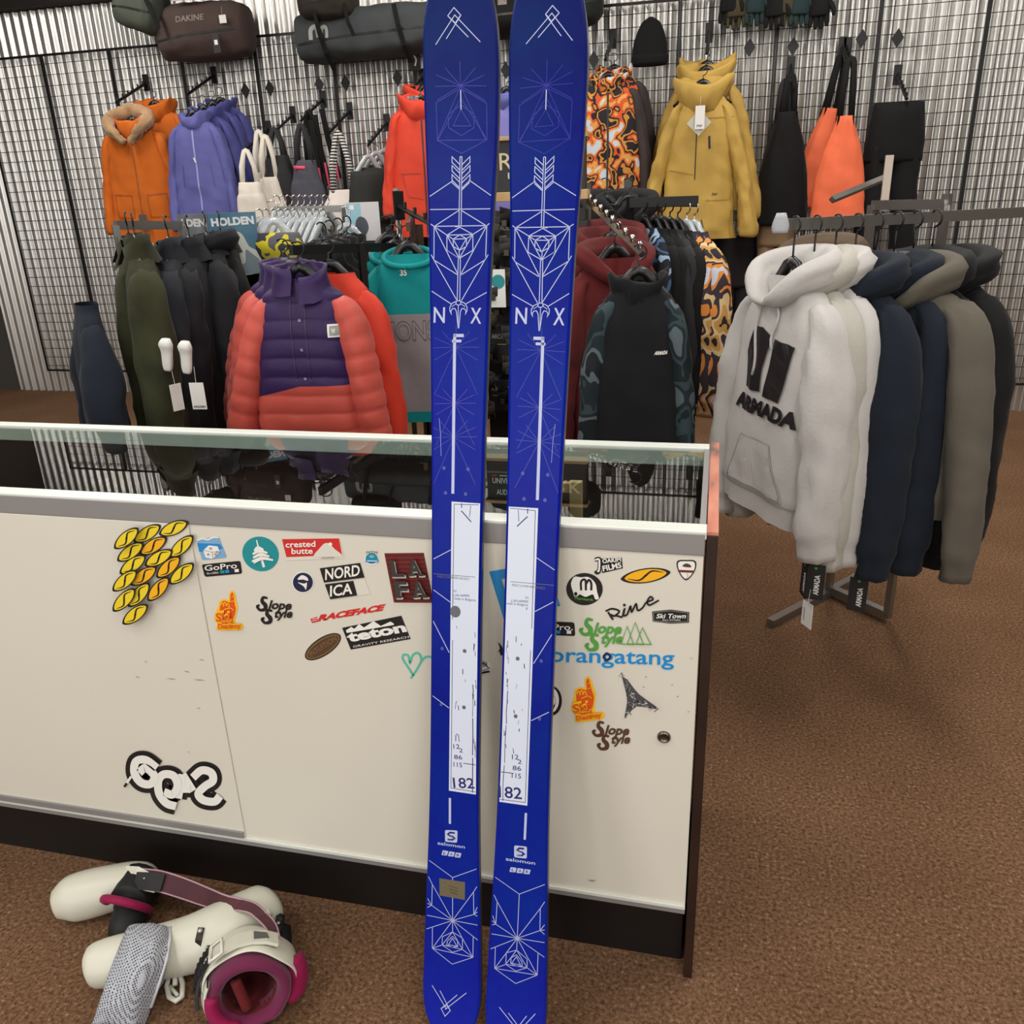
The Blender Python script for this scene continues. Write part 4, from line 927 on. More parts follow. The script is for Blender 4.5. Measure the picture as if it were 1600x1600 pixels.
def bib(name, label, pos, rz, m, W=.17, L=.7, top=.09, th=.26, strap=.25, sm=None, group=None, seed=0, dep=.06, trim=None):
    """bib trousers hanging by their straps; pos = where the straps hang"""
    t = thing(name, label, 'bib trousers', pos, rz, group)
    bm = bmesh.new()
    loft(bm, [(0, 0, 0, -strap, top, dep*.5), (.1, 0, 0, -strap-.03, top*1.05, dep*.7), (.4, .0, 0, -strap-th*.6, W*.8, dep*.9), (.6, .0, 0, -strap-th, W*.98, dep*1.05), (1, .01, 0, -strap-L, W*1.12, dep*1.1)], 30, 30, .013, seed, cap0=True, cap1=True)
    obj('body', bm, m, t)
    for s in (-1, 1):
        bm = bmesh.new(); band(bm, [(s*top*.75, -dep*.4, -strap-.06), (s*top*.6, -dep*.35, -strap*.5), (s*.018, -.01, -.02), (s*.01, 0, .012), (s*.02, .02, -.02), (s*top*.6, dep*.4, -strap*.6), (s*top*.8, dep*.5, -strap-.05)], .03, .004, (0, -1, .15)); obj('strap', bm, sm or m, t)
    if trim:
        bm = bmesh.new(); band(bm, [(-top*.9, -dep*.75, -strap-.045), (top*.2, -dep*.85, -strap-.05)], .022, .004, (0, -1, 0)); obj('chest_trim', bm, trim, t)
    return t
def waterfall(pos, label, group, ln_=.40, dropz=.17, n=6):
    """sloping display arm hooked on the grid; pos = bracket centre"""
    t = thing('studded_faceout', label, 'display arm', pos, 0, group)
    bm = bmesh.new(); box(bm, -.024, .024, -.012, .0, -.055, .06, .003); obj('bracket', bm, black_m, t, False)
    bm = bmesh.new(); tube(bm, [(0, -.006, .0), (0, -.03, -.01), (0, -ln_, -dropz)], .011, 4)
    for i in range(n):
        u = .12+.83*i/(n-1); tube(bm, [(0, -ln_*u, -dropz*u+.008), (0, -ln_*u, -dropz*u+.03)], .008, 5)
    obj('studded_arm', bm, black_m, t, False)
    return t
def diamond(pos, label):
    t = thing('diamond_finial', label, 'hook', pos, 0, 'diamond-shaped hook plates on the grid')
    bm = bmesh.new(); pr = [[bm.verts.new((x, y, z)) for x, z in ((0, .055), (.036, 0), (0, -.055), (-.036, 0))] for y in (-.018, -.010)]
    bm.faces.new(pr[0]); bm.faces.new(pr[1][::-1])
    for i in range(4): bm.faces.new((pr[0][i], pr[0][(i+1) % 4], pr[1][(i+1) % 4], pr[1][i]))
    obj('plate', bm, black_m, t, False)
    bm = bmesh.new(); tube(bm, [(0, -.012, 0), (0, .0, .0), (0, .012, .02)], .004, 5); obj('clip', bm, black_m, t)
    return t
def htag(parent, p, w_=.045, h=.09, m=None, text=None, name='price_tag', label=None, tm=None, rz=0):
    """card tag hanging from parent (local coordinates), string included"""
    bm = bmesh.new(); c, s_ = math.cos(rz), math.sin(rz)
    box(bm, -w_/2, w_/2, -.0008, .0008, -h, 0); tube(bm, [(0, 0, 0), (0, .004, .05)], .0007, 4)
    bm.transform(Matrix.Translation(p) @ Matrix.Rotation(rz, 4, 'Z')); 
    a = None
    o = obj(name, bm, m or mat('white_card', (228, 226, 220), .6), parent, False, label)
    if text:
        R4 = Matrix.Translation(p) @ Matrix.Rotation(rz, 4, 'Z')
        a = Art(lambda x, z, l: R4 @ Vector((x, -.0012-.0002*l, z))); text(a); a.obj('tag_print', o)
    return o
# ---------------------------------------------------------------- the back wall: arms, hooks, clothes, bags
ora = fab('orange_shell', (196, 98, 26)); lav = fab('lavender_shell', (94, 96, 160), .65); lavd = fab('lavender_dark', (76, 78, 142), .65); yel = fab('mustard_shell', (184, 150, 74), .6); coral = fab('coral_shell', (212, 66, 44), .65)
blkf = fab('black_cloth', (17, 16, 17)); chf = fab('charcoal_cloth', (44, 42, 46)); gryf = fab('slate_cloth', (76, 76, 86)); crm = fab('cream_cloth', (222, 214, 202)); khk = fab('khaki_cloth', (142, 118, 90)); nvy = fab('navy_cloth', (36, 40, 58)); olv = fab('olive_cloth', (62, 64, 42)); brn = fab('brown_cloth', (72, 58, 54)); pch = fab('peach_orange', (236, 112, 74), .65); fur = fab('fur', (168, 132, 96), .95, .35, .5, 1.0, 120)
camo = pattern('orange_camo', [(40, 36, 40), (206, 140, 60), (40, 36, 40), (214, 90, 48), (222, 160, 80), (200, 206, 222)], 12)
lining = pattern('grey_lining', [(70, 64, 70), (120, 112, 118), (90, 84, 96), (160, 150, 140)], 30)
WF = 'black display arms on the grid wall'
for px, py in [(229, 130), (335, 118), (458, 180), (505, 156), (547, 174), (605, 192), (1108, 52), (1236, 104), (1323, 75), (420, 202), (958, 62), (660, 122), (1217, 262), (1402, 118), (1316, 74)]:
    waterfall(at(px, py, GY-.004), 'black studded display arm hooked on the grid', WF)
for px, py in [(385, 142), (423, 138), (500, 132), (541, 130), (622, 122), (791, 110), (928, 94), (1171, 75), (1239, 73), (1346, 61), (1402, 60)]:
    diamond(at(px, py, GY-.004), 'black diamond-shaped hook plate on the grid')
JH = 'hangers of the wall jackets'
def wall_hang(g_or_t, half=.18):
    t = g_or_t
    return hang(t.location, t.rotation_euler.z, 'black hanger holding a jacket on a wall arm', JH, half, .12)
# orange parkas
p = at(208, 196, 5.72); g = garment('parka', 'orange parka with a brown fur-trimmed hood at the far left', 'jacket', p, .12, ora, sw=.23, hem=.27, L=.80, dep=.10, sl=.66, funnel=.95, amp=.02, sr=.066, seed=1, zipm=mat('orange_zip', (150, 76, 22), .5), group='orange parkas on the wall'); O1 = g.t
bm = bmesh.new(); ptube(bm, [(0, -.02, -.12, -.12, .02, .02), (1, -.12, -.10, -.02, .035, .04), (2, -.14, -.02, .05, .04, .045), (3, 0, .03, .10, .04, .045), (4, .14, -.02, .05, .04, .045), (5, .12, -.10, -.02, .035, .04), (6, .02, -.12, -.12, .02, .02)], 50, 14, .02, 3, fz=30); obj('fur_trim', bm, fur, O1, True, 'brown fur hood trim')
a = g.art(); fl = mat('orange_seam', (160, 80, 24), .6)
for s in (-1, 1): a.line([(s*.06, -.47), (s*.2, -.46), (s*.2, -.62), (s*.06, -.62)], .008, fl, True)
a.pieces('pocket_seam', O1); wall_hang(O1)
htag(O1, Vector((.02, -.13, -.60)), .06, .11, mat('grey_tag', (78, 74, 70), .6), None, 'hang_tag')
p = at(243, 170, 6.0); g = garment('parka', 'orange parka half hidden behind the fur-trimmed one', 'jacket', p, .12, ora, sw=.22, hem=.26, L=.80, dep=.10, sl=.66, funnel=.95, amp=.02, sr=.066, seed=5, group='orange parkas on the wall'); wall_hang(g.t)
# lavender jackets
zl = mat('lavender_zip', (150, 150, 206), .4)
LG = 'lavender jackets on the wall'
for i, (px, py, Y, lab) in enumerate([(303, 186, 5.66, 'lavender hooded jacket at the front of its arm, beside the orange parka'), (320, 178, 5.80, 'lavender jacket second from the front of its arm'), (334, 171, 5.94, 'lavender jacket third from the front of its arm'), (346, 165, 6.06, 'lavender jacket at the back of its arm, against the grid')]):
    p = at(px, py, Y)
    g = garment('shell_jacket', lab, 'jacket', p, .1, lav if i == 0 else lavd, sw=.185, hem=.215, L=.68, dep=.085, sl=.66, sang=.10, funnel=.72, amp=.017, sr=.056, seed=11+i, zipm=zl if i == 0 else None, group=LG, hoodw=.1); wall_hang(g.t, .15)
    if i == 0:
        a = g.art(); 
        for s in (-1, 1): a.line([(s*.10, -.30), (s*.115, -.44)], .006, mat('lavender_seam', (78, 78, 140), .6))
        a.line([(-.01, -.25), (.0, -.28)], .01, W_); a.pieces('chest_seam', g.t)
# coral parka
p = at(658, 163, 5.70); g = garment('parka', 'coral red parka with grey patterned hood lining, left of the skis', 'jacket', p, .25, coral, sw=.2, hem=.24, L=.82, dep=.10, sl=.62, funnel=1.0, amp=.02, sr=.064, hm=coral, seed=21, collar=.05, cm=lining, zipm=mat('coral_zip', (60, 30, 28), .5)); wall_hang(g.t, .16)
a = g.art(); cs = mat('coral_seam', (176, 56, 40), .6); a.line([(-.16, -.42), (-.03, -.42)], .008, cs); a.line([(-.15, -.42), (-.12, -.56), (-.02, -.58)], .006, cs); a.line([(.03, -.42), (.16, -.42)], .008, cs); a.pieces('pocket_seam', g.t)
p = at(664, 146, 5.98); g = garment('parka', 'coral red parka behind the front one', 'jacket', p, .25, coral, sw=.19, hem=.22, L=.78, dep=.09, sl=.6, funnel=.95, sr=.064, seed=22); wall_hang(g.t, .16)
# lavender print jacket between the skis
p = at(792, 150, 5.7); g = garment('shell_jacket', 'pale lavender jacket seen between the two skis', 'jacket', p, 0, fab('pale_lavender', (128, 124, 190)), sw=.2, hem=.23, L=.86, dep=.09, sl=.62, funnel=.8, seed=31, hm=lav); wall_hang(g.t, .16)
# orange camouflage jackets
CG = 'orange camouflage jackets on the wall'
p = at(950, 128, 5.70); g = garment('print_jacket', 'orange and black camouflage jacket with charcoal sleeves, right of the skis', 'jacket', p, .12, camo, sw=.20, hem=.225, L=.70, dep=.10, sl=.66, sang=.10, funnel=.75, sr=.06, sm=fab('taupe_black', (62, 54, 54)), seed=41, zipm=mat('dark_zip', (36, 32, 32), .5), group=CG); wall_hang(g.t, .16)
htag(g.t, Vector((.13, -.13, -.56)), .05, .1, mat('grey_tag', (78, 74, 70), .6), None, 'hang_tag')
p = at(960, 116, 5.95); g = garment('print_jacket', 'camouflage jacket behind the front one, brown sleeve showing', 'jacket', p, .12, camo, sw=.20, hem=.22, L=.66, dep=.09, sl=.66, funnel=.75, sr=.06, sm=fab('taupe_black', (62, 54, 54)), seed=43, group=CG); wall_hang(g.t, .16)
# mustard jackets
YG = 'mustard jackets on the wall'
for i, (px, py, Y, sw_, lab) in enumerate([(1098, 140, 5.62, .185, 'mustard yellow shell jacket at the front with a white price tag'), (1103, 118, 5.84, .205, 'mustard yellow jacket in the middle of its arm, sleeve showing at the right'), (1104, 110, 6.02, .2, 'mustard yellow jacket at the back of its arm, against the grid')]):
    p = at(px, py, Y)
    g = garment('shell_jacket', lab, 'jacket', p, -.03, yel, sw=sw_, hem=.222+.01*i, L=.845-.06*i, dep=.10, sl=.74, sang=.20, sr=.068, wr=.062, funnel=1.12, seed=51+i, group=YG, amp=.026, drop=.10); wall_hang(g.t, .17)
    if i == 0:
        a = g.art(); dz = mat('dark_zip', (60, 48, 30), .5); a.line([(-.02, -.10), (-.02, -.50)], .006, dz, False, .02); a.line([(.055, -.26), (.06, -.33)], .012, dz)
        ys = mat('mustard_seam', (166, 128, 48), .6)
        a.line([(-.20, -.61), (-.04, -.64)], .006, ys, False, .02); a.line([(.05, -.62), (.19, -.62), (.20, -.60)], .006, ys, False, .02); a.line([(.03, -.73), (.045, -.78)], .006, dz); a.line([(-.04, -.73), (-.035, -.78)], .006, dz)
        a.line([(.04, -.16), (.19, -.16)], .005, ys, False, .02); a.line([(-.18, -.44), (-.03, -.47)], .005, ys, False, .02)
        a.pieces('seam', g.t); a = g.art(); a.text('FW', (.085, -.595), (.115, -.595), .016, dz, .02, .3, 1); a.obj('pocket_print', g.t)
        htag(g.t, Vector((.0, -.165, -.10)), .055, .125, None, lambda a: (a.text('FW', (-.018, -.115), (.014, -.115), .014, K_, .02, .2, 1)), 'price_tag', 'white price tag')
        bm = bmesh.new(); box(bm, -.05, .05, -.002, .002, -.05, .05); bm.transform(Matrix.Translation((-.005, -.15, -.19)) @ Matrix.Rotation(.78, 4, 'Y')); obj('hang_tag', bm, mat('clear_tag', (190, 188, 176), .3), g.t, False, 'translucent diamond hang tag')
# second tier of trousers under the mustard jackets
TG = 'black trousers hung below the mustard jackets'
for i, (px, Y, lab) in enumerate([(1118, 6.02, 'black trousers hanging lowest under the mustard jacket'), (1152, 6.0, 'black trousers right of the lowest pair, over the carpet'), (1085, 6.08, 'black trousers partly behind the dark sweatshirts'), (1180, 6.1, 'black trousers behind the grey hoodie')]):
    pants('snow_trousers', lab, at(px, 368, Y), .35, fab('black_trouser', (40, 36, 40)), .15, 1.13, TG, 60+i)
# beanie
p = at(1015, 101, 6.1); t = thing('beanie', 'black knit beanie hanging on the grid right of the skis', 'hat', p)
bm = bmesh.new(); loft(bm, [(0, 0, 0, 0, .105, .05), (.15, 0, 0, .03, .112, .06), (.5, 0, 0, .14, .10, .06), (.8, 0, 0, .235, .06, .045), (1, 0, 0, .27, .012, .012)], 20, 26, .006, 2, cap1=True, cap0=True, power=2.1); obj('crown', bm, blkf, t)
bm = bmesh.new(); loft(bm, [(0, 0, 0, -.006, .106, .052), (.2, 0, 0, 0, .116, .064), (.8, 0, 0, .05, .118, .067), (1, 0, 0, .056, .108, .058)], 6, 26, .003, 3, power=2.1); obj('cuff', bm, blkf, t)
# bibs at the right
bib('bib_trousers', 'long black bib trousers on the arm left of the orange pair', at(1236, 118, 5.86), .1, blkf, .14, .66, .05, .38, .20, seed=71)
bib('bib_trousers', 'charcoal bib trousers behind the long black pair', at(1228, 126, 6.05), .1, chf, .13, .62, .05, .36, .22, seed=72)
pants('hanging_trousers', 'khaki trousers low on the wall beneath the black bibs', at(1218, 300, 5.9), .1, khk, .11, .8, None, 73)
bib('bib_trousers', 'orange bib trousers with black straps and waist', at(1330, 92, 5.72), .05, pch, .14, .58, .045, .34, .30, sm=blkf, seed=74)
bib('bib_trousers', 'orange bib trousers behind, splayed to the left', at(1318, 84, 6.12), .1, pch, .13, .60, .05, .36, .31, sm=blkf, seed=75).rotation_euler = (0, .14, .3)
pants('hanging_trousers', 'black trousers hanging at the right edge of the wall', at(1405, 160, 5.9), .1, blkf, .16, 1.0, None, 76)
# bibs, left of the skis
bib('bib_trousers', 'cream bib trousers with wide cream straps, beside the lavender jacket', at(414, 214, 5.75), .3, crm, .13, .62, .07, .25, .26, sm=crm, seed=81)
bib('bib_trousers', 'cream bib trousers second on their arm', at(404, 206, 5.9), .3, crm, .12, .60, .07, .25, .27, sm=crm, seed=82)
bib('bib_trousers', 'khaki and cream bib trousers low beside the lavender jacket hem', at(384, 236, 5.6), .4, crm, .1, .4, .07, .12, .2, sm=crm, seed=83)
bib('bib_trousers', 'black bib trousers left of the slate grey pair', at(428, 202, 5.8), .1, fab('soft_black', (44, 43, 46)), .13, .66, .075, .2, .17, seed=84)
bib('bib_trousers', 'slate grey bib trousers with a pink chest trim', at(470, 196, 5.72), .1, gryf, .12, .68, .075, .2, .22, seed=85, sm=chf, trim=mat('pink_trim', (230, 80, 110), .6))
bib('bib_trousers', 'slate navy bib trousers with black and pink straps', at(505, 156, GY-.004)+Vector((0, -.27, -.105)), .1, fab('slate_navy', (62, 64, 84)), .1, .62, .06, .3, .40, sm=blkf, seed=86)
for i, (px, py, Y) in enumerate([(486, 190, 5.85), (492, 182, 5.9), (503, 172, 6.0)]):
    t = thing('suspender_strap', 'black suspender strap dangling from the wall arm', 'strap', at(px, py, Y), .1, 'black suspender straps'); bm = bmesh.new()
    band(bm, [(0, 0, .01), (.012+.01*i, -.02, -.2), (.05+.02*i, -.04, -.45)], .04, .006, (0, -1, 0)); obj('webbing', bm, blkf, t, False)
    bm = bmesh.new(); band(bm, [(.03+.02*i, -.034, -.30), (.05+.02*i, -.045, -.47)], .014, .007, (0, -1, 0)); obj('lining_edge', bm, mat('pink_trim', (230, 80, 110), .6), t, False)
t = bib('bib_trousers', 'white bib trousers with black and white laced straps', at(528, 208, 5.75), .1, fab('white_cloth', (226, 216, 210)), .16, .36, .1, .12, .36, sm=stripes('laced_strap', (30, 30, 30), (220, 216, 210), .02), seed=87)
for i, (px, py, Y) in enumerate([(576, 255, 5.7), (588, 250, 5.8), (600, 246, 5.9)]):
    p = at(px, py, Y); pants('hanging_trousers', 'dark trousers clipped on a clear hanger behind the teal shirts', p+Vector((0, 0, -.05)), .9, fab('dark_green_black', (44, 46, 44)), .16, .9, 'dark trousers on clear hangers', 90+i); hang(p-Vector((0, 0, .0)), .9, 'clear hanger holding dark trousers on the wall', 'clear hangers with dark trousers', .13, .10, True)
# ---- bags along the top of the grid
def duffel(name, label, p, L_, h, d, m, rz=0, ry=0, seed=0, lid=None, text=None):
    t = thing(name, label, 'bag', p, rz); t.rotation_euler = (0, ry, rz)
    bm = bmesh.new(); loft(bm, [(0, 0, 0, -L_/2, d*.5, h*.36), (.06, 0, 0, -L_/2+.03, d*.8, h*.44), (.3, 0, 0, -L_*.2, d*1.0, h*.5), (.7, 0, .0, L_*.2, d*1.0, h*.5), (.94, 0, 0, L_/2-.03, d*.8, h*.42), (1, 0, 0, L_/2, d*.45, h*.3)], 40, 28, .02, seed, 4, 3, axis='x', cap0=True, cap1=True, power=2.8)
    bvh = BVHTree.FromBMesh(bm); obj('body', bm, m, t)
    def fy(x, z):
        q = bvh.ray_cast(Vector((x, -.8, z)), Vector((0, 1, 0))); return q[0].y if q[0] is not None else -d
    a = Art(lambda x, z, l: Vector((x, fy(x, z)-.002-.0004*l, z)), .03); a.line([(-L_*.46, -h*.16), (-L_*.1, -h*.1), (L_*.44, -h*.06)], .014, mat('bag_zip', (22, 20, 20), .5), False, .03); a.obj('zip', t)
    if text:
        a = Art(lambda x, z, l: Vector((x, fy(x, z)-.002-.0004*l, z)), .03); text(a); a.obj('lettering', t)
    return t, fy
lg = mat('bag_print', (122, 112, 106), .6); lg2 = mat('bag_print_pale', (168, 170, 168), .6)
BY = 6.04
t, fy = duffel('duffel_bag', 'dark brown padded ski bag hung high on the left', at(322, 50, BY), .68, .36, .15, brn, .1, -.02, 1, text=lambda a: a.text('DAKINE', (-.14, .045), (.07, .045), .036, lg, .02, .1, 1))
htag(t, Vector((.15, -.19, -.05)), .05, .12, mat('black_card', (26, 25, 26), .6), lambda a: a.rect(-.012, -.07, .012, -.04, W_), 'hang_tag', 'black hang tag')
htag(t, Vector((.215, -.17, .06)), .05, .05, None, None, 'price_tag', 'white price tag')
bm = bmesh.new(); box(bm, -.14, .05, -.16, -.158, .17, .26); obj('bag_card', bm, mat('grey_card', (186, 178, 170), .6), t, False, 'pale card on top of the bag')
t, fy = duffel('ski_bag', 'long slate grey rolled ski bag reaching behind the left ski', at(575, 52, BY), 1.0, .30, .15, fab('bag_slate', (64, 68, 70)), .06, -.03, 4, text=lambda a: (a.curve([(-.36, -.03), (-.35, .03), (-.31, .04), (-.30, -.02)], .03, lg2), a.curve([(-.28, -.03), (-.27, .03), (-.24, .03), (-.24, -.03)], .022, lg2)))
for s in (-.3, .25):
    bm = bmesh.new(); band(bm, [(s, -.17, .12), (s+.02, -.18, 0), (s+.04, -.15, -.12), (s+.05, -.06, -.21)], .03, .006, (0, -1, 0)); obj('strap', bm, blkf, t, False)
t, fy = duffel('backpack', 'dark olive pack resting on the rolled ski bag', at(513, 2, BY-.1), .38, .24, .15, fab('pack_olive', (48, 44, 36)), 0, 0, 7)
for s in (-.05, .17):
    bm = bmesh.new(); band(bm, [(s, -.14, -.05), (s+.02, -.15, -.16), (s+.05, -.14, -.24)], .025, .005, (0, -1, 0)); obj('strap', bm, blkf, t, False)
t, fy = duffel('backpack', 'grey green pack at the top left corner', at(222, 12, BY-.1), .36, .30, .15, fab('pack_sage', (74, 80, 70)), 0, .3, 9)
bm = bmesh.new(); band(bm, [(.1, -.14, .08), (.19, -.15, -.02), (.24, -.14, -.1)], .03, .005, (0, -1, 0)); obj('strap', bm, blkf, t, False)
duffel('ski_bag', 'black ski bag seen between and beside the ski tips', at(800, 22, BY), .55, .26, .14, blkf, 0, 0, 13, text=lambda a: a.rect(-.06, .03, .0, .09, lg))
duffel('backpack', 'dark green pack right of the right ski tip', at(912, 4, BY), .24, .26, .13, fab('pack_dark_green', (38, 44, 40)), 0, 0, 14)
GL = 'dark gloves dangling from the top of the grid'
for i, (px, py) in enumerate([(1140, -4), (1152, 4), (1180, -2), (1212, 3), (1232, -2), (1250, 0), (1282, 2)]):
    t = thing('glove', 'dark glove dangling above the mustard jackets', 'glove', at(px, py, 6.1), .2*(i % 3-1), GL); m_ = [blkf, fab('glove_olive', (66, 60, 40)), fab('glove_teal', (34, 52, 54))][i % 3]
    bm = bmesh.new(); loft(bm, [(0, 0, 0, .16, .06, .03), (.4, 0, 0, .03, .055, .032), (.7, 0, 0, -.05, .06, .034), (1, 0, 0, -.08, .056, .03)], 10, 16, .005, i, cap0=True, cap1=True); obj('palm', bm, m_, t)
    for j in range(4):
        bm = bmesh.new(); x = -.044+.029*j; ptube(bm, [(0, x, 0, -.06, .015, .016), (1, x*1.1, -.005, -.11, .015, .016), (2, x*1.12, -.01, -.155+.012*abs(j-1.5), .009, .01)], 8, 8); obj('finger', bm, m_, t)
    bm = bmesh.new(); ptube(bm, [(0, .05, 0, .0, .016, .018), (1, .08, -.01, -.05, .016, .017), (2, .085, -.015, -.085, .009, .01)], 8, 8); obj('thumb', bm, m_, t)
# small hanging card near the left ski
t = thing('product_card', 'small black product card hung left of the left ski', 'card', at(648, 88, 6.15)); bm = bmesh.new(); box(bm, -.04, .04, -.006, .0, -.09, .09, .004); obj('card', bm, mat('black_card', (26, 25, 26), .6), t, False); a = Art(lambda x, z, l: Vector((x, -.0065-.0004*l, z))); a.curve([(0, .06), (-.012, .02), (.01, -.02), (0, -.06)], .012, W_); a.obj('print', t)
# ---------------------------------------------------------------- clothes racks on the shop floor
def bar(bm, p, q, w_=.03, h=.015): band(bm, [p, q], h, w_, (0, 0, 1) if abs(Vector(q).z-Vector(p).z) < .6*((Vector(q)-Vector(p)).length) else (1, 0, 0))
def rack(name, label, bars, posts, feet, loc, m=None, cat='clothes rack'):
    t = thing(name, label, cat, loc)
    for p, q in bars: bm = bmesh.new(); bar(bm, p, q); obj('hang_bar', bm, m or steel, t, False, None, True)
    for p, q in posts: bm = bmesh.new(); tube(bm, [p, q], .016, 4); obj('upright', bm, m or steel, t, False, None, True)
    for p, q in feet: bm = bmesh.new(); band(bm, [p, q], .03, .03, (0, 0, 1)); obj('foot', bm, steel, t, False, None, True)
    return t
purp = fab('aubergine_quilt', (46, 24, 74), .45, .08, .1); crl = fab('coral_quilt', (190, 78, 66), .5, .08, .1); teal = fab('teal_jersey', (12, 136, 138), .85); gry = fab('grey_jersey', (138, 132, 134), .9)
hgrey = fab('pale_grey_fleece', (188, 184, 180), .95, .05, .2, .3, 90); hgrey2 = fab('stone_fleece', (176, 172, 162), .95, .05, .2, .3, 90); olivec = fab('olive_corduroy', (46, 47, 28), .9, .4); navyf = fab('ink_navy_fleece', (26, 32, 42), .95); mar = fab('maroon_fleece', (92, 32, 32), .95, .25)
camod = pattern('dark_camo', [(24, 34, 38), (52, 66, 70), (30, 42, 46), (86, 98, 104), (22, 28, 32)], 9)
camob = pattern('blue_camo', [(26, 30, 40), (70, 96, 130), (30, 34, 44), (150, 176, 200), (24, 26, 34)], 11)
ochre = pattern('ochre_print', [(40, 36, 44), (196, 150, 80), (222, 190, 140), (60, 52, 60), (226, 140, 60), (200, 206, 220)], 11, (1, 1, .7))
bstr = stripes('black_white_stripe', (26, 26, 28), (205, 200, 194), .07)
# ---- right: pale hoodies
HP = at(1236, 436, 2.42); D = Vector((.80, .60, 0)); RZ_H = math.atan2(-.87, .5)
HD = 'hangers on the right hand hoodie rack'
def hp(i, dz=0): return HP + D*(.058*i) + Vector((0, 0, dz))
arm_ = ink('print_black', (30, 29, 30))
g = garment('hoodie', 'pale grey hoodie with a big black logo, front of the right hand rack', 'hoodie', HP, RZ_H, hgrey, sw=.20, hem=.215, L=.665, dep=.085, drop=.075, sl=.67, sang=.10, sr=.078, wr=.055, hood=1.1, seed=101, amp=.020, band_=.07, cuff=.085, group='pale hoodies on the right hand rack', slen2=.645)
HT = g.t
a = Art(lambda x, z, l, g=g: Vector((x, g.fy(x, z)-.0045-.0004*l, z)), .015)
a.poly([(-.05, -.125), (-.085, -.20), (-.08, -.30), (-.043, -.305), (.005, -.30), (.004, -.235), (.028, -.145), (-.01, -.125)], arm_)
a.poly([(.042, -.15), (.135, -.16), (.095, -.315), (.022, -.31)], arm_)
a.text('ARMADA', (-.125, -.362), (.17, -.37), .040, arm_, .06, .2, 1)
a.obj('chest_print', HT, 'black chest logo and lettering')
a = g.art(.02); sm_ = mat('pale_seam', (168, 164, 158), .9)
a.line([(-.075, -.44), (.075, -.44), (.135, -.57), (.14, -.59), (-.14, -.59), (-.135, -.57)], .006, sm_, True, .02); a.layer = 0; a.poly([(-.072, -.443), (.072, -.443), (.13, -.57), (.13, -.585), (-.13, -.585), (-.13, -.57)], hgrey)
a.line([(-.22, -.60), (.22, -.60)], .005, sm_, False, .02); a.obj('kangaroo_pocket', HT)
for s, l in ((-1, .19), (1, .11)):
    bm = bmesh.new(); pts = [(s*.035, g.fy(s*.035, -.07)-.014, -.062)]+[(s*(.036+.008*math.sin(i*.8)), g.fy(s*.036, -.075-l*i/8)-.006, -.07-l*i/8) for i in range(1, 9)]; tube(bm, pts, .0042, 6); obj('drawcord', bm, hgrey, HT)
blc = mat('black_card', (26, 25, 26), .6)
def swing(parent, p, rz=.4, name='hang_tag'):
    htag(parent, p, .05, .105, blc, lambda a: (a.text('ARMADA', (.012, -.09), (.0125, -.03), .014, W_, .02, 0, 1), a.ell(0, -.01, .004, .004, GR, 0, 10)), name, 'black hang tag with white lettering', None, rz)
swing(HT, Vector((.255, -.02, -.735)), .9); swing(HT, Vector((.235, -.04, -.73)), -.3)
htag(HT, Vector((.25, -.03, -.85)), .045, .075, None, lambda a: (a.line([(-.012, -.02), (-.012, -.06)], .004, GY_),), 'price_tag', 'white barcode price label')
G2 = 'pale hoodies on the right hand rack'
for i, (lab, m_, sd) in enumerate([('stone hoodie right behind the grey logo hoodie', hgrey2, 102), ('cream grey hoodie third from the front of the right hand rack', hgrey, 103)]):
    g = garment('hoodie', lab, 'hoodie', hp(i+1, .0), RZ_H, m_, sw=.20, hem=.205, L=.665, dep=.07, drop=.075, sl=.69, sang=.06, hood=1.1, seed=sd, amp=.016, band_=.07, cuff=.085, group=G2)
g = garment('hoodie', 'brown hoodie whose left edge shows behind the grey logo hoodie', 'hoodie', hp(3.1)+Vector((-.04, .22, .02)), RZ_H+.25, fab('umber_fleece', (92, 76, 60), .95), sw=.21, hem=.22, L=.74, dep=.07, sl=.70, sang=.06, hood=1.0, seed=104, band_=.07, cuff=.085)
for i, (k, lab, m_, dx) in enumerate([(3.4, 'ink navy hoodie after the pale hoodies', navyf, .02), (5.0, 'second ink navy hoodie after the pale hoodies', navyf, .04), (6.6, 'black hoodie at the right, behind the navy ones', blkf, .06), (8.2, 'black hoodie furthest along the right hand rack', blkf, .06)]):
    g = garment('hoodie', lab, 'hoodie', hp(k)+Vector((dx, -.05, -.02)), RZ_H, m_, sw=.21, hem=.215, L=.74, dep=.07, sl=.71, sang=.05, hood=1.1, seed=110+i, band_=.07, cuff=.08, group='dark hoodies on the right hand rack')
    if i == 0: swing(g.t, Vector((.19, -.03, -.80)), .8)
g = garment('jacket', 'grey olive jacket at the right edge of the photo', 'jacket', at(1420, 440, 2.5), RZ_H+.2, fab('grey_olive', (92, 86, 76), .9), sw=.22, hem=.24, L=.62, dep=.08, sl=.70, seed=120, hood=1.0, cuff=.07, band_=.06)
for k in range(8): hang(hp(k*1.05)+Vector((.008*k, 0, 0)), RZ_H, 'black plastic hanger on the right hand hoodie rack', HD, .13, .16)
zb = HP.z+.16-.02
bp0 = HP - D*.05; bp0.z = zb; bp1 = HP + D*1.1; bp1.z = zb
f1 = atz(1203, 974, .015); f2 = atz(1350, 897, .015); u1 = atz(1294, 930, 0); u2 = atz(1385, 972, 0)
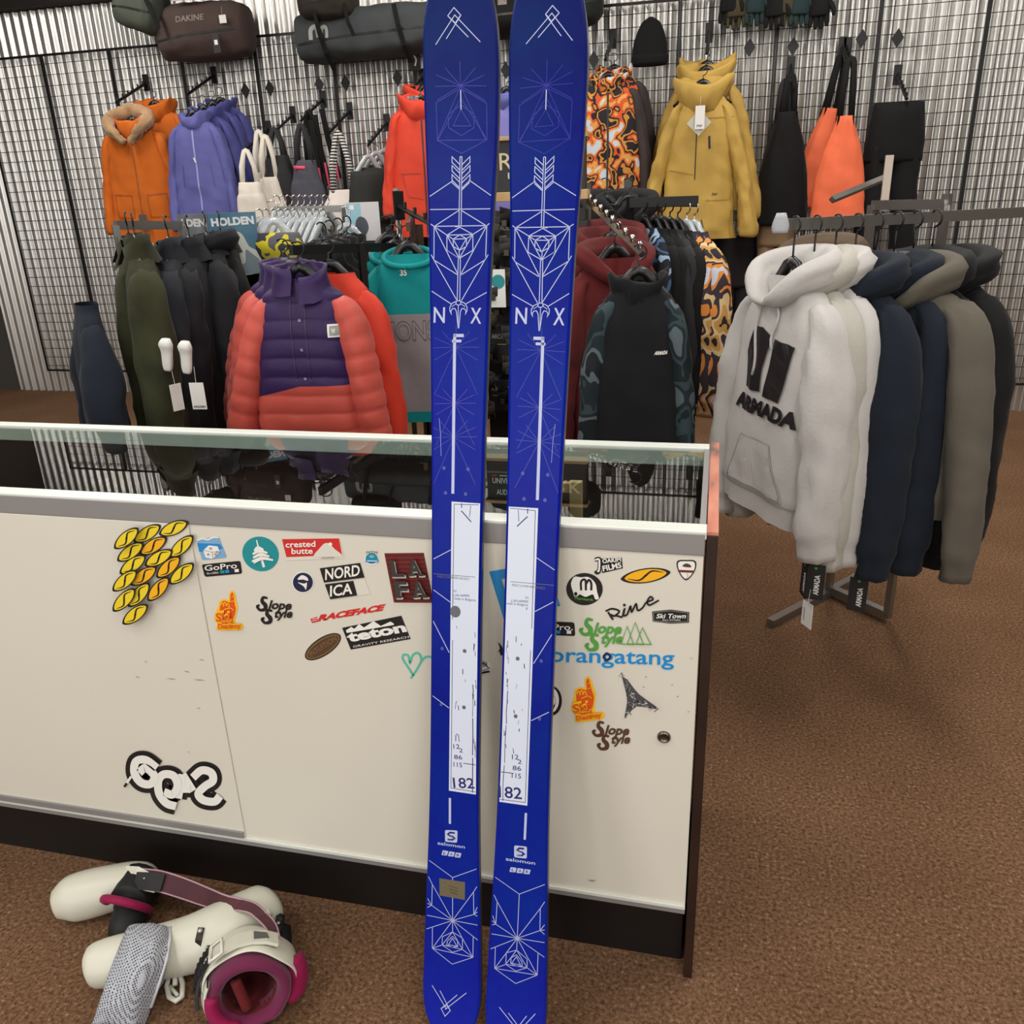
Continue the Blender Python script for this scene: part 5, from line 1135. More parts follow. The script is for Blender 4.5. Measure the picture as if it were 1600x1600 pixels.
t = rack('clothes_rack', 'chrome floor rack under the pale and navy hoodies at the right', [(bp0, bp1), ((u1.x, u1.y, 1.43), (u2.x, u2.y, 1.43))], [((u1.x, u1.y, .02), (u1.x, u1.y, 1.43)), ((u2.x, u2.y, .02), (u2.x, u2.y, 1.46))], [(f1, f2), ((u1.x, u1.y, .03), (u2.x, u2.y, .03))], (u1.x, u1.y, 0))
e1 = Vector((u2.x, u2.y, 1.43)); q_ = HP + D*.55; q_.z = zb
bm = bmesh.new(); bar(bm, e1, q_); obj('arm', bm, chrome, t, False, None, True)
bm = bmesh.new(); tube(bm, [at(1300, 312, 2.95), at(1380, 279, 3.15)], .012, 4); obj('arm', bm, steel, t, False, None, True)
bm = bmesh.new(); pe = at(1380, 330, 3.1); box(bm, pe.x-.012, pe.x+.012, pe.y-.006, pe.y+.006, pe.z, pe.z+.17); obj('slotted_post', bm, mat('pale_post', (190, 176, 160), .5), t, False, None, True)
bm = bmesh.new(); loft(bm, [(0, 0, 0, 0, .02, .008), (.5, 0, 0, .02, .022, .008), (1, 0, 0, .05, .012, .006)], 5, 10, cap0=True, cap1=True); bm.transform(Matrix.Translation(bp0-Vector((0, 0, .02)))); obj('end_cap', bm, mat('grey_plastic', (170, 172, 176), .4), t, True, None, True)

# ---- left centre: aubergine and coral quilted jackets
PG = 'aubergine and coral quilted jackets'
P0 = at(470, 440, 2.45); prz = .16
zs = lambda c: c.z > -.315-.25*max(0, -.02-c.x)
for i, (off, lab) in enumerate([((0, 0, 0), 'aubergine and coral quilted jacket at the front, with a chest badge'), ((-.10, .13, .0), 'aubergine and coral quilted jacket second from the front'), ((-.19, .26, .0), 'aubergine and coral quilted jacket third from the front')]):
    pos = P0+Vector(off)
    g = garment('quilted_jacket', lab, 'jacket', pos, prz, crl, sw=.172, hem=.205, L=.70, dep=.10, drop=.08, sl=.68, sang=.19 if i == 0 else .16, sr=.082, wr=.06, sang2=.07, cuts=(((0, 0, -.315), (0, 0, 1)), ((-.02, 0, -.315), (.25, 0, -1))), seed=130+i, quilt=.006, qp=.058, amp=.012, rows=150, collar=.05, cm=purp, group=PG, parts=[('yoke', purp, zs, 'dark aubergine yoke')])
    hang(pos, prz, 'black hanger under an aubergine and coral jacket', 'hangers of the quilted jackets', .15, .12)
    if i == 0:
        a = g.art(); a.rect(.088, -.125, .155, -.165, W_); a.rect(.094, -.13, .149, -.16, GY_); a.text('W', (.1, -.152), (.112, -.152), .014, W_, .03, 0, 1); a.obj('chest_badge', g.t, 'silver chest badge')
        a = g.art(); dk = mat('aubergine_placket', (44, 24, 70), .5); a.line([(-.024, -.05), (-.024, -.30)], .004, dk, False, .01); a.line([(.022, -.05), (.022, -.30)], .004, dk, False, .01)
        for z in (-.11, -.20, -.29): a.ell(.004, z, .005, .005, mat('snap', (120, 110, 140), .3, .8), 0, 10)
        a.obj('snap_placket', g.t)
g = garment('parka', 'red orange jacket close behind the aubergine and coral ones', 'jacket', P0+Vector((.03, .15, .0)), prz+.1, fab('red_orange_shell', (206, 58, 38), .6), sw=.15, hem=.17, L=.76, dep=.08, sl=.68, sang=.06, seed=136); hang(g.t.location, prz+.2, 'black hanger of the red orange jacket', 'hangers of the quilted jackets', .15, .12)
BK = 'black jackets behind the quilted ones'
for i in range(4):
    pos = at(506+13*i, 404-5*i, 2.78+.1*i); g = garment('jacket', 'black jacket %s' % ['directly behind the red orange jacket', 'second black jacket behind the red orange one', 'third black jacket behind the red orange one', 'furthest back behind the red orange jacket'][i], 'jacket', pos, prz+.95, blkf, sw=.17, hem=.19, L=.72, dep=.06, sl=.6, sang=.06, seed=140+i, collar=.05, group=BK); hang(pos, prz+.95, 'black hanger in the row of black jackets', 'hangers of the black jackets', .15, .12)
q0, q1_ = P0+Vector((-.01, -.02, .095)), P0+Vector((.10, .80, .06))
t = rack('clothes_rack', 'dark floor rack holding the aubergine and coral jackets', [(q0, q1_)], [((q1_.x, q1_.y, .02), (q1_.x, q1_.y, q1_.z)), ((q0.x+.06, q0.y+.40, .02), (q0.x+.06, q0.y+.40, q0.z))], [((q0.x+.06, q0.y+.1, .02), (q1_.x, q1_.y+.2, .02))], (q1_.x, q1_.y, 0), black_m)

# ---- far left: dark coats seen edge on
LB_ = at(205, 346, 2.75); LGp = 'dark coats on the left rack'
rows_ = [(216, 396, 2.50, 'olive corduroy coat with white security tags at the left', olivec, .95, .9), (206, 392, 2.62, 'olive corduroy coat behind the tagged one', olivec, .95, 1.0), (268, 398, 2.66, 'charcoal coat right of the olive corduroy coat', fab('charcoal_navy', (30, 32, 38)), .95, 1.15), (300, 396, 2.74, 'black coat second right of the olive corduroy coat', fab('coal', (22, 23, 28)), .95, 1.2), (326, 388, 2.86, 'black hooded coat nearest the lettered sign box', fab('coal', (22, 23, 28)), .95, .85), (348, 384, 3.0, 'black coat behind the hooded one under the sign box', blkf, .95, .9)]
for i, (px, py, Y, lab, m_, L_, rz) in enumerate(rows_):
    pos = at(px, py, Y); g = garment('coat', lab, 'coat', pos, -rz, m_, sw=.2, hem=.23, L=L_, dep=.085, sl=.66, sang=.10, sr=.07, seed=150+i, collar=.055, hood=.7 if i == 4 else 0, hoodw=.08, group=LGp, amp=.02); hang(pos, -rz, 'black hanger on the left coat rack', 'hangers of the left coat rack', .17, .13)
    if i == 0:
        OC = g.t
sec = mat('security_white', (214, 212, 206), .4)
for px, py in ((260, 556), (290, 560)):
    p = at(px, py-14, 2.27); bm = bmesh.new(); loft(bm, [(0, 0, 0, -.075, .012, .008), (.2, 0, 0, -.06, .016, .010), (.6, 0, 0, -.015, .018, .012), (.85, 0, -.004, .01, .021, .016), (1, 0, 0, .026, .012, .01)], 12, 16, cap0=True, cap1=True, power=3); bm.transform(Matrix.Translation(p) @ Matrix.Rotation(.12, 4, 'Y')); obj('security_tag', bm, sec, OC, True, 'white plastic security tag', True)
for px, py, w_, rz in ((306, 598, .048, .1), (273, 600, .04, 1.2)):
    p = at(px, py, 2.27); o = htag(OC, Vector((0, 0, 0)), w_, .085, None, (lambda a: a.text('HOLDEN', (-.019, -.08), (.019, -.08), .007, K_, .03, 0, 1)) if rz < 1 else None, 'price_tag', 'white card price tag', None, 0)
    mi = OC.matrix_basis.inverted() if False else (Matrix.Translation(OC.location) @ Matrix.Rotation(OC.rotation_euler.z, 4, 'Z')).inverted(); M_ = mi @ Matrix.Translation(p) @ Matrix.Rotation(rz, 4, 'Z'); o.data.transform(M_)
    for ch in o.children: ch.data.transform(M_)
pos = at(196, 470, 2.35); g = garment('coat', 'ink navy coat sleeve reaching into the left edge', 'coat', pos+Vector((-.16, 0, -.02)), -.8, navyf, sw=.17, hem=.18, L=.5, dep=.07, sl=.42, sang=.2, sr=.07, seed=158)
b0_, b1_ = at(180, 352, 2.62), at(284, 352, 2.95)
t = rack('clothes_rack', 'chrome floor rack of dark coats below the orange parka', [(b0_, b1_)], [((b1_.x, b1_.y, .02), (b1_.x, b1_.y, b1_.z)), ((b0_.x, b0_.y, .02), (b0_.x, b0_.y, b0_.z))], [((b1_.x-.2, b1_.y+.1, .02), (b1_.x+.2, b1_.y-.1, .02)), ((b0_.x-.2, b0_.y+.1, .02), (b0_.x+.2, b0_.y-.1, .02))], (b1_.x, b1_.y, 0))

# ---- lettered sign box on top of a rack
def sky_m(name, a_, b_, sc_):
    m = mat(name, a_, .35); nt = m.node_tree; bb = nt.nodes['Principled BSDF']; tc = nt.nodes.new('ShaderNodeTexCoord'); n = nt.nodes.new('ShaderNodeTexNoise'); n.inputs['Scale'].default_value = sc_; n.inputs['Detail'].default_value = 4; nt.links.new(tc.outputs['Object'], n.inputs['Vector'])
    r = nt.nodes.new('ShaderNodeValToRGB'); r.color_ramp.elements[0].position = .45; r.color_ramp.elements[0].color = S(a_); r.color_ramp.elements[1].position = .7; r.color_ramp.elements[1].color = S(b_); nt.links.new(n.outputs['Fac'], r.inputs[0]); nt.links.new(r.outputs[0], bb.inputs['Base Color']); return m
c0 = at(338, 432, 3.0); c1 = at(410, 425, 3.12); cL = at(289, 420, 3.22); H_ = at(338, 333, 3.0).z - c0.z
t = thing('sign_box', 'grey and sky blue lettered sign box standing over the coat rack', 'sign', (c0.x, c0.y+.1, c0.z))
bmx = bmesh.new(); vs = [(c0.x, c0.y), (c1.x, c1.y), (c1.x-.2, c1.y+.36), (cL.x, cL.y)]
lo = [bmx.verts.new((x, y, c0.z-.0)) for x, y in vs]; hi = [bmx.verts.new((x, y, c0.z+H_)) for x, y in vs]
bmx.faces.new(lo[::-1]); bmx.faces.new(hi)
for i in range(4): bmx.faces.new((lo[i], lo[(i+1) % 4], hi[(i+1) % 4], hi[i]))
obj('box', bmx, mat('sign_grey', (120, 122, 128), .4), t, False, None, True)
def face_art(A, B_, name, draw):
    A, B_ = Vector(A), Vector(B_); d = B_-A; nrm = Vector((d.y, -d.x, 0)).normalized()
    a = Art(lambda u, v, l: Vector((A.x, A.y, c0.z)) + d*u + Vector((0, 0, v*H_)) + nrm*(.001+.0005*l)); draw(a); a.obj(name, t, None, True)
lw = mat('sign_letter', (216, 218, 220), .5)
def r_face(a):
    a.rect(0, 0, 1, 1, sky_m('sky_print', (70, 110, 134), (96, 132, 150), 6)); a.shape([(.12, .02), (.16, .2), (.34, .26), (.4, .42), (.5, .48), (.46, .62), (.56, .7), (.68, .64), (.78, .46), (.9, .4), (.99, .3), (.99, .02)], mat('cloud_print', (198, 202, 196), .5), 3); a.shape([(.45, .02), (.55, .16), (.66, .2), (.7, .4), (.82, .34), (.99, .2), (.99, .02)], mat('cloud_shade_print', (120, 134, 142), .5), 3); a.text('HOLDEN', (.06, .80), (.96, .815), .115, lw, .05, 0, 1)
def l_face(a):
    a.rect(0, 0, 1, 1, sky_m('mist_print', (112, 116, 126), (160, 164, 172), 5)); a.text('LDEN', (.16, .80), (.95, .80), .115, lw, .05, 0, 1)
face_art((c0.x, c0.y, 0), (c1.x, c1.y, 0), 'sky_panel', r_face); face_art((cL.x, cL.y, 0), (c0.x, c0.y, 0), 'mist_panel', l_face)
bm = bmesh.new(); tube(bm, [(c0.x-.02, c0.y+.2, .02), (c0.x-.02, c0.y+.2, c0.z)], .016, 4); obj('post', bm, steel, t, False, None, True)
bm = bmesh.new(); band(bm, [(c0.x-.2, c0.y+.2, .015), (c0.x+.2, c0.y+.2, .015)], .04, .03, (0, 0, 1)); obj('foot', bm, steel, t, False, None, True)

# ---- clear hangers rack behind
CH = 'clear hangers on the rear left rack'
for i in range(9):
    p = at(436+i*9.5, 348, 3.75); pp = p+Vector((0, 0, 0)); hang(pp, 1.2, 'clear plastic hanger with a metal hook on the rear rack', CH, .15, .12, True)
    if i % 2 == 0: pants('hanging_shorts', 'dark garment clipped on the clear hanger rack', pp+Vector((0, 0, -.06)), 1.2, [blkf, chf, navyf][i % 3], .14, .62, 'dark garments on the clear hanger rack', 170+i)
for i in range(10):
    p = at(408+i*11, 362, 3.35); hang(p, 1.25, 'clear plastic hanger in the lower white row', 'clear hangers in the lower row', .13, .09, True)
    g_ = pants('hanging_shorts', 'dark garment in the lower clear hanger row', p+Vector((0, 0, -.06)), 1.25, [blkf, blkf, navyf][i % 3], .14, .55, 'dark garments in the lower row', 180+i) if i % 2 else None
a0, a1 = at(430, 328, 3.75), at(538, 326, 3.75); a2, a3 = at(402, 352, 3.35), at(520, 352, 3.35)
t = rack('clothes_rack', 'pale two tier rack of clear hangers behind the quilted jackets', [(a0, a1), (a2, a3)], [((a1.x, a1.y, .02), (a1.x, a1.y, a1.z)), ((a3.x, a3.y, .02), (a3.x, a3.y, a3.z)), ((a0.x, a0.y, .02), (a0.x, a0.y, a0.z)), ((a2.x, a2.y, .02), (a2.x, a2.y, a2.z))], [((a0.x, a0.y, .02), (a2.x, a2.y, .02)), ((a1.x, a1.y, .02), (a3.x, a3.y, .02))], (a1.x, a1.y, 0))
yb = at(432, 384, 3.15); t = thing('folded_shorts', 'yellow and grey patterned shorts beneath the lower clear hangers', 'shorts', yb); bm = bmesh.new(); loft(bm, [(0, 0, 0, -.06, .09, .03), (.5, 0, 0, 0, .11, .05), (1, 0, 0, .05, .1, .03)], 8, 18, .008, 2, cap0=True, cap1=True); obj('cloth', bm, pattern('yellow_print', [(60, 60, 66), (206, 190, 50), (90, 90, 96)], 14), t)
hang(yb+Vector((0, 0, .05)), .2, 'clear hanger holding the yellow and grey shorts', None, .1, .12, True)
tb = at(545, 392, 3.5); t = thing('folded_shorts', 'small teal and black garment beside the striped shirts', 'shorts', tb); bm = bmesh.new(); loft(bm, [(0, 0, 0, -.08, .06, .03), (.5, 0, 0, 0, .07, .05), (1, 0, 0, .06, .06, .03)], 8, 18, .008, 4, cap0=True, cap1=True); obj('cloth', bm, fab('teal_dark', (16, 110, 116)), t); hang(tb+Vector((0, 0, .06)), .4, 'clear hanger holding the small teal garment', None, .08, .12, True)
# tent card
p = at(566, 350, 3.6); t = thing('sign_card', 'pale printed sign card standing above the striped shirts', 'sign', (p.x, p.y, p.z)); bm = bmesh.new(); box(bm, -.07, .085, -.004, 0, -.07, .09); obj('card', bm, mat('pale_card', (206, 202, 204), .5), t, False)
a = Art(lambda x, z, l: Vector((x, -.0045-.0004*l, z))); a.rect(-.066, -.066, .0, .086, mat('card_blue', (150, 190, 204), .5)); a.shape([(-.02, -.06), (-.03, .0), (-.01, .03), (.02, .02), (.03, -.02), (.0, -.06)], mat('card_ink', (70, 74, 84), .5)); a.rect(-.05, .06, -.03, .08, W_); a.obj('print', t); bm = bmesh.new(); tube(bm, [(0, .004, -.07), (0, .01, -.3)], .006, 5); obj('stem', bm, steel, t)

# ---- teal and striped shirts
TG_ = 'teal long sleeve shirts'
T0 = at(638, 402, 2.95); trz = .22
sidep = lambda s: (lambda c: False)
for i, (off, lab) in enumerate([((0, 0, 0), 'teal and grey long sleeve shirt at the front, left of the skis'), ((-.10, .13, .0), 'teal long sleeve shirt behind the front one')]):
    pos = T0+Vector(off); g = garment('long_sleeve_shirt', lab, 'shirt', pos, trz, teal, sw=.165, hem=.20, L=.60, dep=.055, drop=.055, sl=.58, sang=.10, sr=.06, wr=.045, seed=190+i, amp=.012, group=TG_, parts=[('chest_panel', gry, lambda c: c.z < -.20 and c.z > -.565 and c.y < .01, 'grey lower front panel')], nw=.085, cuff=.05)
    hang(pos, trz, 'black hanger of a teal shirt', 'hangers of the shirts', .13, .11)
    a = g.art(); 
    if i == 0: a.text('MONS', (-.115, -.29), (.09, -.29), .07, mat('grey_outline', (96, 92, 96), .8), .03, 0, 1); a.text('MONS', (-.112, -.287), (.087, -.287), .064, gry, .0, 0, 1); a.obj('chest_print', g.t); a = g.art(); a.text('35', (-.03, -.06), (-.005, -.06), .02, W_, .03, 0, 1); a.obj('neck_print', g.t)
    else: a.line([(-.16, -.3), (-.18, -.55)], .02, blkf, False, .02); a.obj('side_stripe', g.t)
    bm = bmesh.new(); ptube(bm, [(k, .09*math.sin(k), .005-.058*math.cos(k), .0-.03*math.cos(k), .011, .011) for k in [i_*2*PI/20 for i_ in range(21)]], 40, 8, caps=(False, False)); obj('neckband', bm, teal, g.t)
SG = 'black and white striped shirts'
for i in range(6):
    pos = T0+Vector((-.17-.035*i, .24+.10*i, .02)); g = garment('striped_shirt', 'black and white striped shirt in the row behind the teal shirts', 'shirt', pos, trz+.35, bstr, sw=.165, hem=.2, L=.60, dep=.05, drop=.055, sl=.55, sang=.12, sr=.055, wr=.045, seed=196+i, group=SG); hang(pos, trz+.35, 'black hanger in the striped shirt row', 'hangers of the striped shirts', .13, .12)
z_ = T0.z+.105
b0_, b1_ = T0+Vector((.03, -.06, .105)), T0+Vector((-.32, .95, .13))
t = rack('clothes_rack', 'dark floor rack of teal and striped shirts left of the skis', [(b0_, b1_)], [((T0.x-.05, T0.y+.28, .02), (T0.x-.05, T0.y+.28, z_)), ((b1_.x, b1_.y, .02), (b1_.x, b1_.y, b1_.z)), ((T0.x+.14, T0.y+.3, .02), (T0.x+.14, T0.y+.3, z_))], [((T0.x-.2, T0.y+.28, .02), (T0.x+.3, T0.y+.3, .02)), ((b1_.x-.2, b1_.y, .02), (b1_.x+.2, b1_.y, .02))], (b1_.x, b1_.y, 0), mat('bronze_metal', (84, 66, 54), .4, .6))
t2 = waterfall(at(622, 322, 3.5), 'dark sloping arm above the teal shirt hangers', None, .45, .13); t2.rotation_euler = (0, 0, .9)
bm = bmesh.new(); tube(bm, [(0, .004, .07), (0, .004, -1.4)], .014, 4); obj('post', bm, steel, t2)

# ---- right centre: black hoodie with camouflage sleeves, maroon hoodies, dark sweatshirts
K0 = at(998, 446, 2.62); krz = .10
g = garment('hoodie', 'black hoodie with dark camouflage sleeves, right of the skis', 'hoodie', K0, krz, fab('jet_fleece', (26, 26, 28), .95), sw=.135, hem=.15, L=.62, dep=.085, drop=.06, sl=.60, sang=.05, sr=.058, wr=.045, sm=camod, seed=210, funnel=.58, nw=.07, cuff=.06)
a = g.art(); a.text('ARMADA', (.05, -.20), (.09, -.20), .010, W_, .06, .3, 1); a.obj('chest_print', g.t); hang(K0, krz, 'black hanger of the camouflage sleeved hoodie', None, .13, .12)
MG = 'maroon hoodies'
for i, (px, py, Y, lab) in enumerate([(960, 408, 2.95, 'maroon hoodie nearest, right of the right ski'), (954, 388, 3.15, 'maroon hoodie second in its row'), (954, 376, 3.32, 'maroon hoodie third in its row')]):
    pos = at(px, py, Y); g = garment('hoodie', lab, 'hoodie', pos, .5, mar, sw=.17, hem=.19, L=.68, dep=.08, sl=.62, sang=.10, seed=214+i, hood=1.0, group=MG, cuff=.06, band_=.05); hang(pos, .5, 'black hanger of a maroon hoodie', 'hangers of the maroon hoodies', .13, .13)
t = thing('studded_faceout', 'chrome studded sloping arm over the maroon hoodies', 'display arm', at(916, 312, 3.42)); pA = at(916, 312, 3.42); pB = at(1004, 398, 2.72)
bm = bmesh.new(); tube(bm, [pA, pB], .013, 4); obj('arm', bm, chrome, t, False, None, True)
for i in range(9): u = .08+.11*i; q_ = pA+(pB-pA)*u; bm = bmesh.new(); tube(bm, [q_+Vector((0, 0, .01)), q_+Vector((0, 0, .032))], .008, 6); obj('stud', bm, chrome, t, True, None, True)
bm = bmesh.new(); tube(bm, [(pA.x, pA.y+.02, .02), (pA.x, pA.y+.02, pA.z+.06)], .016, 4); obj('post', bm, steel, t, False, None, True)
DG = 'dark sweatshirts on the black bar'
rowx = [(1006, 'blue camouflage sweatshirt first on the black bar', camob), (1022, 'black sweatshirt second on the black bar', blkf), (1034, 'black sweatshirt third on the black bar', blkf), (1046, 'charcoal sweatshirt fourth on the black bar', fab('soft_black', (30, 29, 32))), (1058, 'black sweatshirt fifth on the black bar', blkf), (1072, 'ochre print sweatshirt on the black bar', ochre), (1084, 'ochre print sweatshirt last on the black bar', ochre)]
for i, (px, lab, m_) in enumerate(rowx):
    pos = at(px, 360+i*1.2, 3.45); g = garment('sweatshirt', lab, 'sweatshirt', pos, -.95, m_, sw=.19, hem=.20, L=.60, dep=.055, sl=.60, sang=.06, sr=.06, wr=.048, seed=220+i, group=DG, cuff=.06); hang(pos, -.95, 'hanger on the black bar right of the skis', 'hangers on the black bar', .15, .12, i > 4)
b0_, b1_ = at(984, 316, 3.45), at(1091, 317, 3.45)
t = rack('clothes_rack', 'rack with a black square bar in front of the mustard jackets', [(b0_, b1_)], [((b0_.x, b0_.y+.02, .02), (b0_.x, b0_.y+.02, b0_.z+.02))], [((b0_.x-.2, b0_.y+.02, .015), (b0_.x+.3, b0_.y+.02, .015))], (b0_.x, b0_.y, 0), black_m)
bm = bmesh.new(); box(bm, b0_.x, b1_.x, b0_.y-.016, b0_.y+.014, b0_.z-.022, b0_.z+.016, .002); obj('sleeve', bm, black_m, t, False, None, True)
for i, (px, lab) in enumerate([(945, 'black hooded jacket low behind the chrome arm'), (980, 'black jacket low beneath the camouflage jackets')]):
    pos = at(px, 325, 3.8); g = garment('jacket', lab, 'jacket', pos, .2, blkf, sw=.2, hem=.22, L=.8, dep=.08, sl=.6, seed=230+i, hood=1.0); hang(pos, .2, 'black hanger low behind the chrome arm', 'hangers behind the chrome arm', .14, .12)

# ---- central display tower between the skis
dkw = mat('espresso_wood', (34, 25, 22), .55, 0, .1, 40, .3, 6); TY = 3.3
L0, R0 = at(752, 500, TY).x, at(912, 500, TY).x; ZT = at(790, 212, TY).z
t = thing('display_tower', 'dark wooden display tower for belts behind the skis', 'display stand', ((L0+R0)/2, TY+.2, 0))
bm = bmesh.new(); box(bm, L0, R0, TY+.06, TY+.30, .0, at(790, 330, TY).z, .004); obj('tower', bm, dkw, t, False, None, True)
bm = bmesh.new(); box(bm, R0-.10, R0+.02, TY-.02, TY+.07, 0, at(895, 345, TY).z, .003); obj('side_post', bm, dkw, t, False, None, True)
bm = bmesh.new(); box(bm, L0-.05, R0, TY-.12, TY+.06, 0, .12, .004); obj('base', bm, dkw, t, False, None, True)
zs0, zs1 = at(790, 300, TY).z, at(790, 219, TY).z
bm = bmesh.new(); box(bm, L0-.02, R0, TY+.05, TY+.09, zs0, zs1, .002); obj('header_board', bm, mat('header_black', (22, 21, 22), .5), t, False, None, True)
bm = bmesh.new(); box(bm, L0-.03, R0+.01, TY+.03, TY+.10, zs1, ZT, .003); box(bm, L0-.03, R0+.01, TY+.03, TY+.10, zs0-.035, zs0, .003); obj('wood_rail', bm, pine, t, False, None, True)
a = Art(lambda x, z, l: Vector((x, TY+.049-.0004*l, z))); gc = mat('header_cream', (206, 190, 150), .5); xa, xb = at(776, 266, TY).x, at(905, 266, TY).x; zz = at(790, 265, TY).z
a.text('ROARK', (xa, zz), (xb, zz), .062, gc, -.0, 0, 1); z3 = at(790, 279, TY).z; a.text('BELTS', (at(789, 279, TY).x, z3), (at(850, 279, TY).x, z3), .022, gc, .0, 0, 1); a.obj('header_lettering', t, None, True)
BX = 'black belt boxes on the display tower'
for i, (px, py, w_, h_, txt) in enumerate([(785, 400, 36, 62, 1), (785, 478, 34, 58, 0), (786, 566, 34, 62, 0), (786, 640, 36, 52, 1), (872, 420, 34, 60, 0), (872, 520, 34, 60, 0), (872, 620, 34, 60, 0)]):
    p = at(px, py, TY-.03); k = kpx(p); tb = thing('belt_box', 'small black belt box hanging on the dark display tower', 'box', p, 0, BX)
    bm = bmesh.new(); box(bm, -w_*k/2, w_*k/2, -.03, .085, 0, h_*k*.94, .004); obj('carton', bm, mat('box_black', (28, 27, 28), .55), tb, False)
    a = Art(lambda x, z, l: Vector((x, -.0305-.0004*l, z))); a.text("ARCADE", (-w_*k*.4, h_*k*.62), (w_*k*.42, h_*k*.62), .018, mat('box_print', (170, 164, 156), .5), .01, 0, 1); a.line([(-w_*k*.35, h_*k*.48), (w_*k*.3, h_*k*.48)], .002, gc); a.obj('box_print', tb)
BP = 'dark belts coiled on the display tower'
rnd = random.Random(5)
for i in range(14):
    px = 760+rnd.random()*14 if i % 2 else 778+rnd.random()*20; py = 350+i*23; p = at(px, py, TY-.08-.03*(i % 3)); tb = thing('belt', 'dark coiled belt hanging on the display tower between the skis', 'belt', p, 0, BP)
    bm = bmesh.new(); r = .035+.008*(i % 3); pts = [(r*math.cos(q_)*.6, r*.5*math.sin(q_), .0+.004*q_) for q_ in [j*.5 for j in range(20)]]; bm2 = [Vector((x, y, z*1.2)) for x, y, z in pts]
    band(bm, bm2, .035, .004, [(math.cos(j*.5), math.sin(j*.5), 0) for j in range(20)]); obj('webbing', bm, [blkf, fab('belt_olive', (58, 54, 40)), fab('belt_grey', (50, 48, 48))][i % 3], tb)
    bm = bmesh.new(); box(bm, -.010, .010, -.03, -.022, -.008, .014, .002); obj('buckle', bm, mat('buckle_dark', (66, 56, 42), .4, .5), tb, False)
p = at(776, 455, TY-.16); t = thing('hang_card', 'white and teal card hanging between the skis', 'card', p); bm = bmesh.new(); box(bm, -.04, .035, -.002, .002, -.06, .08); obj('card', bm, W_, t, False); a = Art(lambda x, z, l: Vector((x, -.0024-.0003*l, z))); a.ell(.008, .035, .026, .026, TE); a.obj('print', t)
# ---------------------------------------------------------------- ski boots, strap and mesh bag on the carpet
def zb_(x, y): return (200+x*.1875, 1320+y*.1875)
def Zp(x, y, z): return atz(*zb_(x, y), z)
shell = mat('boot_shell', (206, 204, 188), .38, 0, 0, 1, .03, 5); rub = mat('boot_rubber', (12, 13, 13), .65); lin = fab('boot_liner_plum', (100, 26, 62), .8, .2, .2); linr = fab('boot_liner_rust', (96, 26, 30), .85, .3); mag = fab('boot_liner_magenta', (140, 18, 70), .7, .1); steelb = mat('buckle_steel', (170, 168, 160), .3, .9)
def ss_(a, b, t): t = max(0, min(1, (t-a)/(b-a))); return t*t*(3-2*t)
B1 = thing('ski_boot', 'white ski boot lying on its side with a plum liner facing out', 'ski boot', (-.92, 1.08, 0))
bm = bmesh.new()
ptube(bm, [(0, -1.175, 1.005, .048, .02, .022), (.06, -1.165, 1.01, .05, .042, .040), (.25, -1.09, 1.045, .054, .050, .050), (.5, -1.0, 1.088, .058, .056, .056), (.72, -.935, 1.13, .066, .060, .064), (.9, -.895, 1.185, .066, .054, .058), (.97, -.884, 1.215, .062, .044, .050), (1, -.880, 1.228, .06, .018, .02)], 44, 26, .002, 3)
obj('lower_shell', bm, shell, B1, True, None, True)
bm = bmesh.new(); ptube(bm, [(0, -.872, 1.20, .085, .012, .012), (.5, -.858, 1.175, .09, .013, .009), (1, -.846, 1.165, .09, .008, .006)], 10, 10); obj('heel_tab', bm, shell, B1, True, None, True)
# sole: black tread blocks along the far side
bm = bmesh.new()
ptube(bm, [(0, -.838, 1.17, .05, .018, .03), (.5, -.815, 1.12, .045, .022, .032), (1, -.81, 1.08, .04, .018, .028)], 14, 10)
for k in range(5): tube(bm, [(-.84+.008*k, 1.17-.022*k, .03), (-.825+.008*k, 1.17-.022*k, .085)], .010, 6)
obj('heel_sole', bm, rub, B1, True, 'black tread sole', True)
for k in range(3):
    bm = bmesh.new(); tube(bm, [(-.818+.006*k, 1.15-.03*k, .088), (-.818+.006*k, 1.15-.03*k, .094)], .004, 8); obj('sole_stud', bm, steelb, B1, True, None, True)
# cuff frame
C = Vector((-.800, 1.000, .082)); Wd = Vector((.52, -.80, .30)).normalized(); Rg = Vector((.84, .52, 0)).normalized(); Up = Rg.cross(Wd).normalized()
if Up.z < 0: Up = -Up
def CF_(a, r, d, ex=1.12): return C + Rg*(r*ex*math.cos(a)) + Up*(r*math.sin(a)) + Wd*d
bm = bmesh.new(); rings = []
a0_, a1_ = math.radians(-12), math.radians(196)
prof = [(.0735, -.010), (.076, .0), (.0785, -.004), (.082, -.05), (.079, -.09), (.066, -.125), (.058, -.128), (.068, -.09), (.071, -.05)]
for r, d in prof:
    rings.append([bm.verts.new(CF_(a0_+(a1_-a0_)*i/36, r*(1+.03*math.sin(i*.5)), d+.012*math.sin((a0_+(a1_-a0_)*i/36)*2)-.01*ss_(.7, 1, i/36))) for i in range(37)])
for A, B_ in zip(rings, rings[1:]+rings[:1]):
    for i in range(36): bm.faces.new((A[i], A[i+1], B_[i+1], B_[i]))
obj('cuff', bm, shell, B1, True, None, True)
# overlapping lower-left cuff flap
bm = bmesh.new(); rings = []
for r, d in [(.070, .012), (.073, .016), (.075, .01), (.077, -.05), (.071, -.05)]:
    rings.append([bm.verts.new(CF_(math.radians(150)+math.radians(95)*i/20, r, d)) for i in range(21)])
for A, B_ in zip(rings, rings[1:]+rings[:1]):
    for i in range(20): bm.faces.new((A[i], A[i+1], B_[i+1], B_[i]))
obj('cuff_flap', bm, shell, B1, True, None, True)
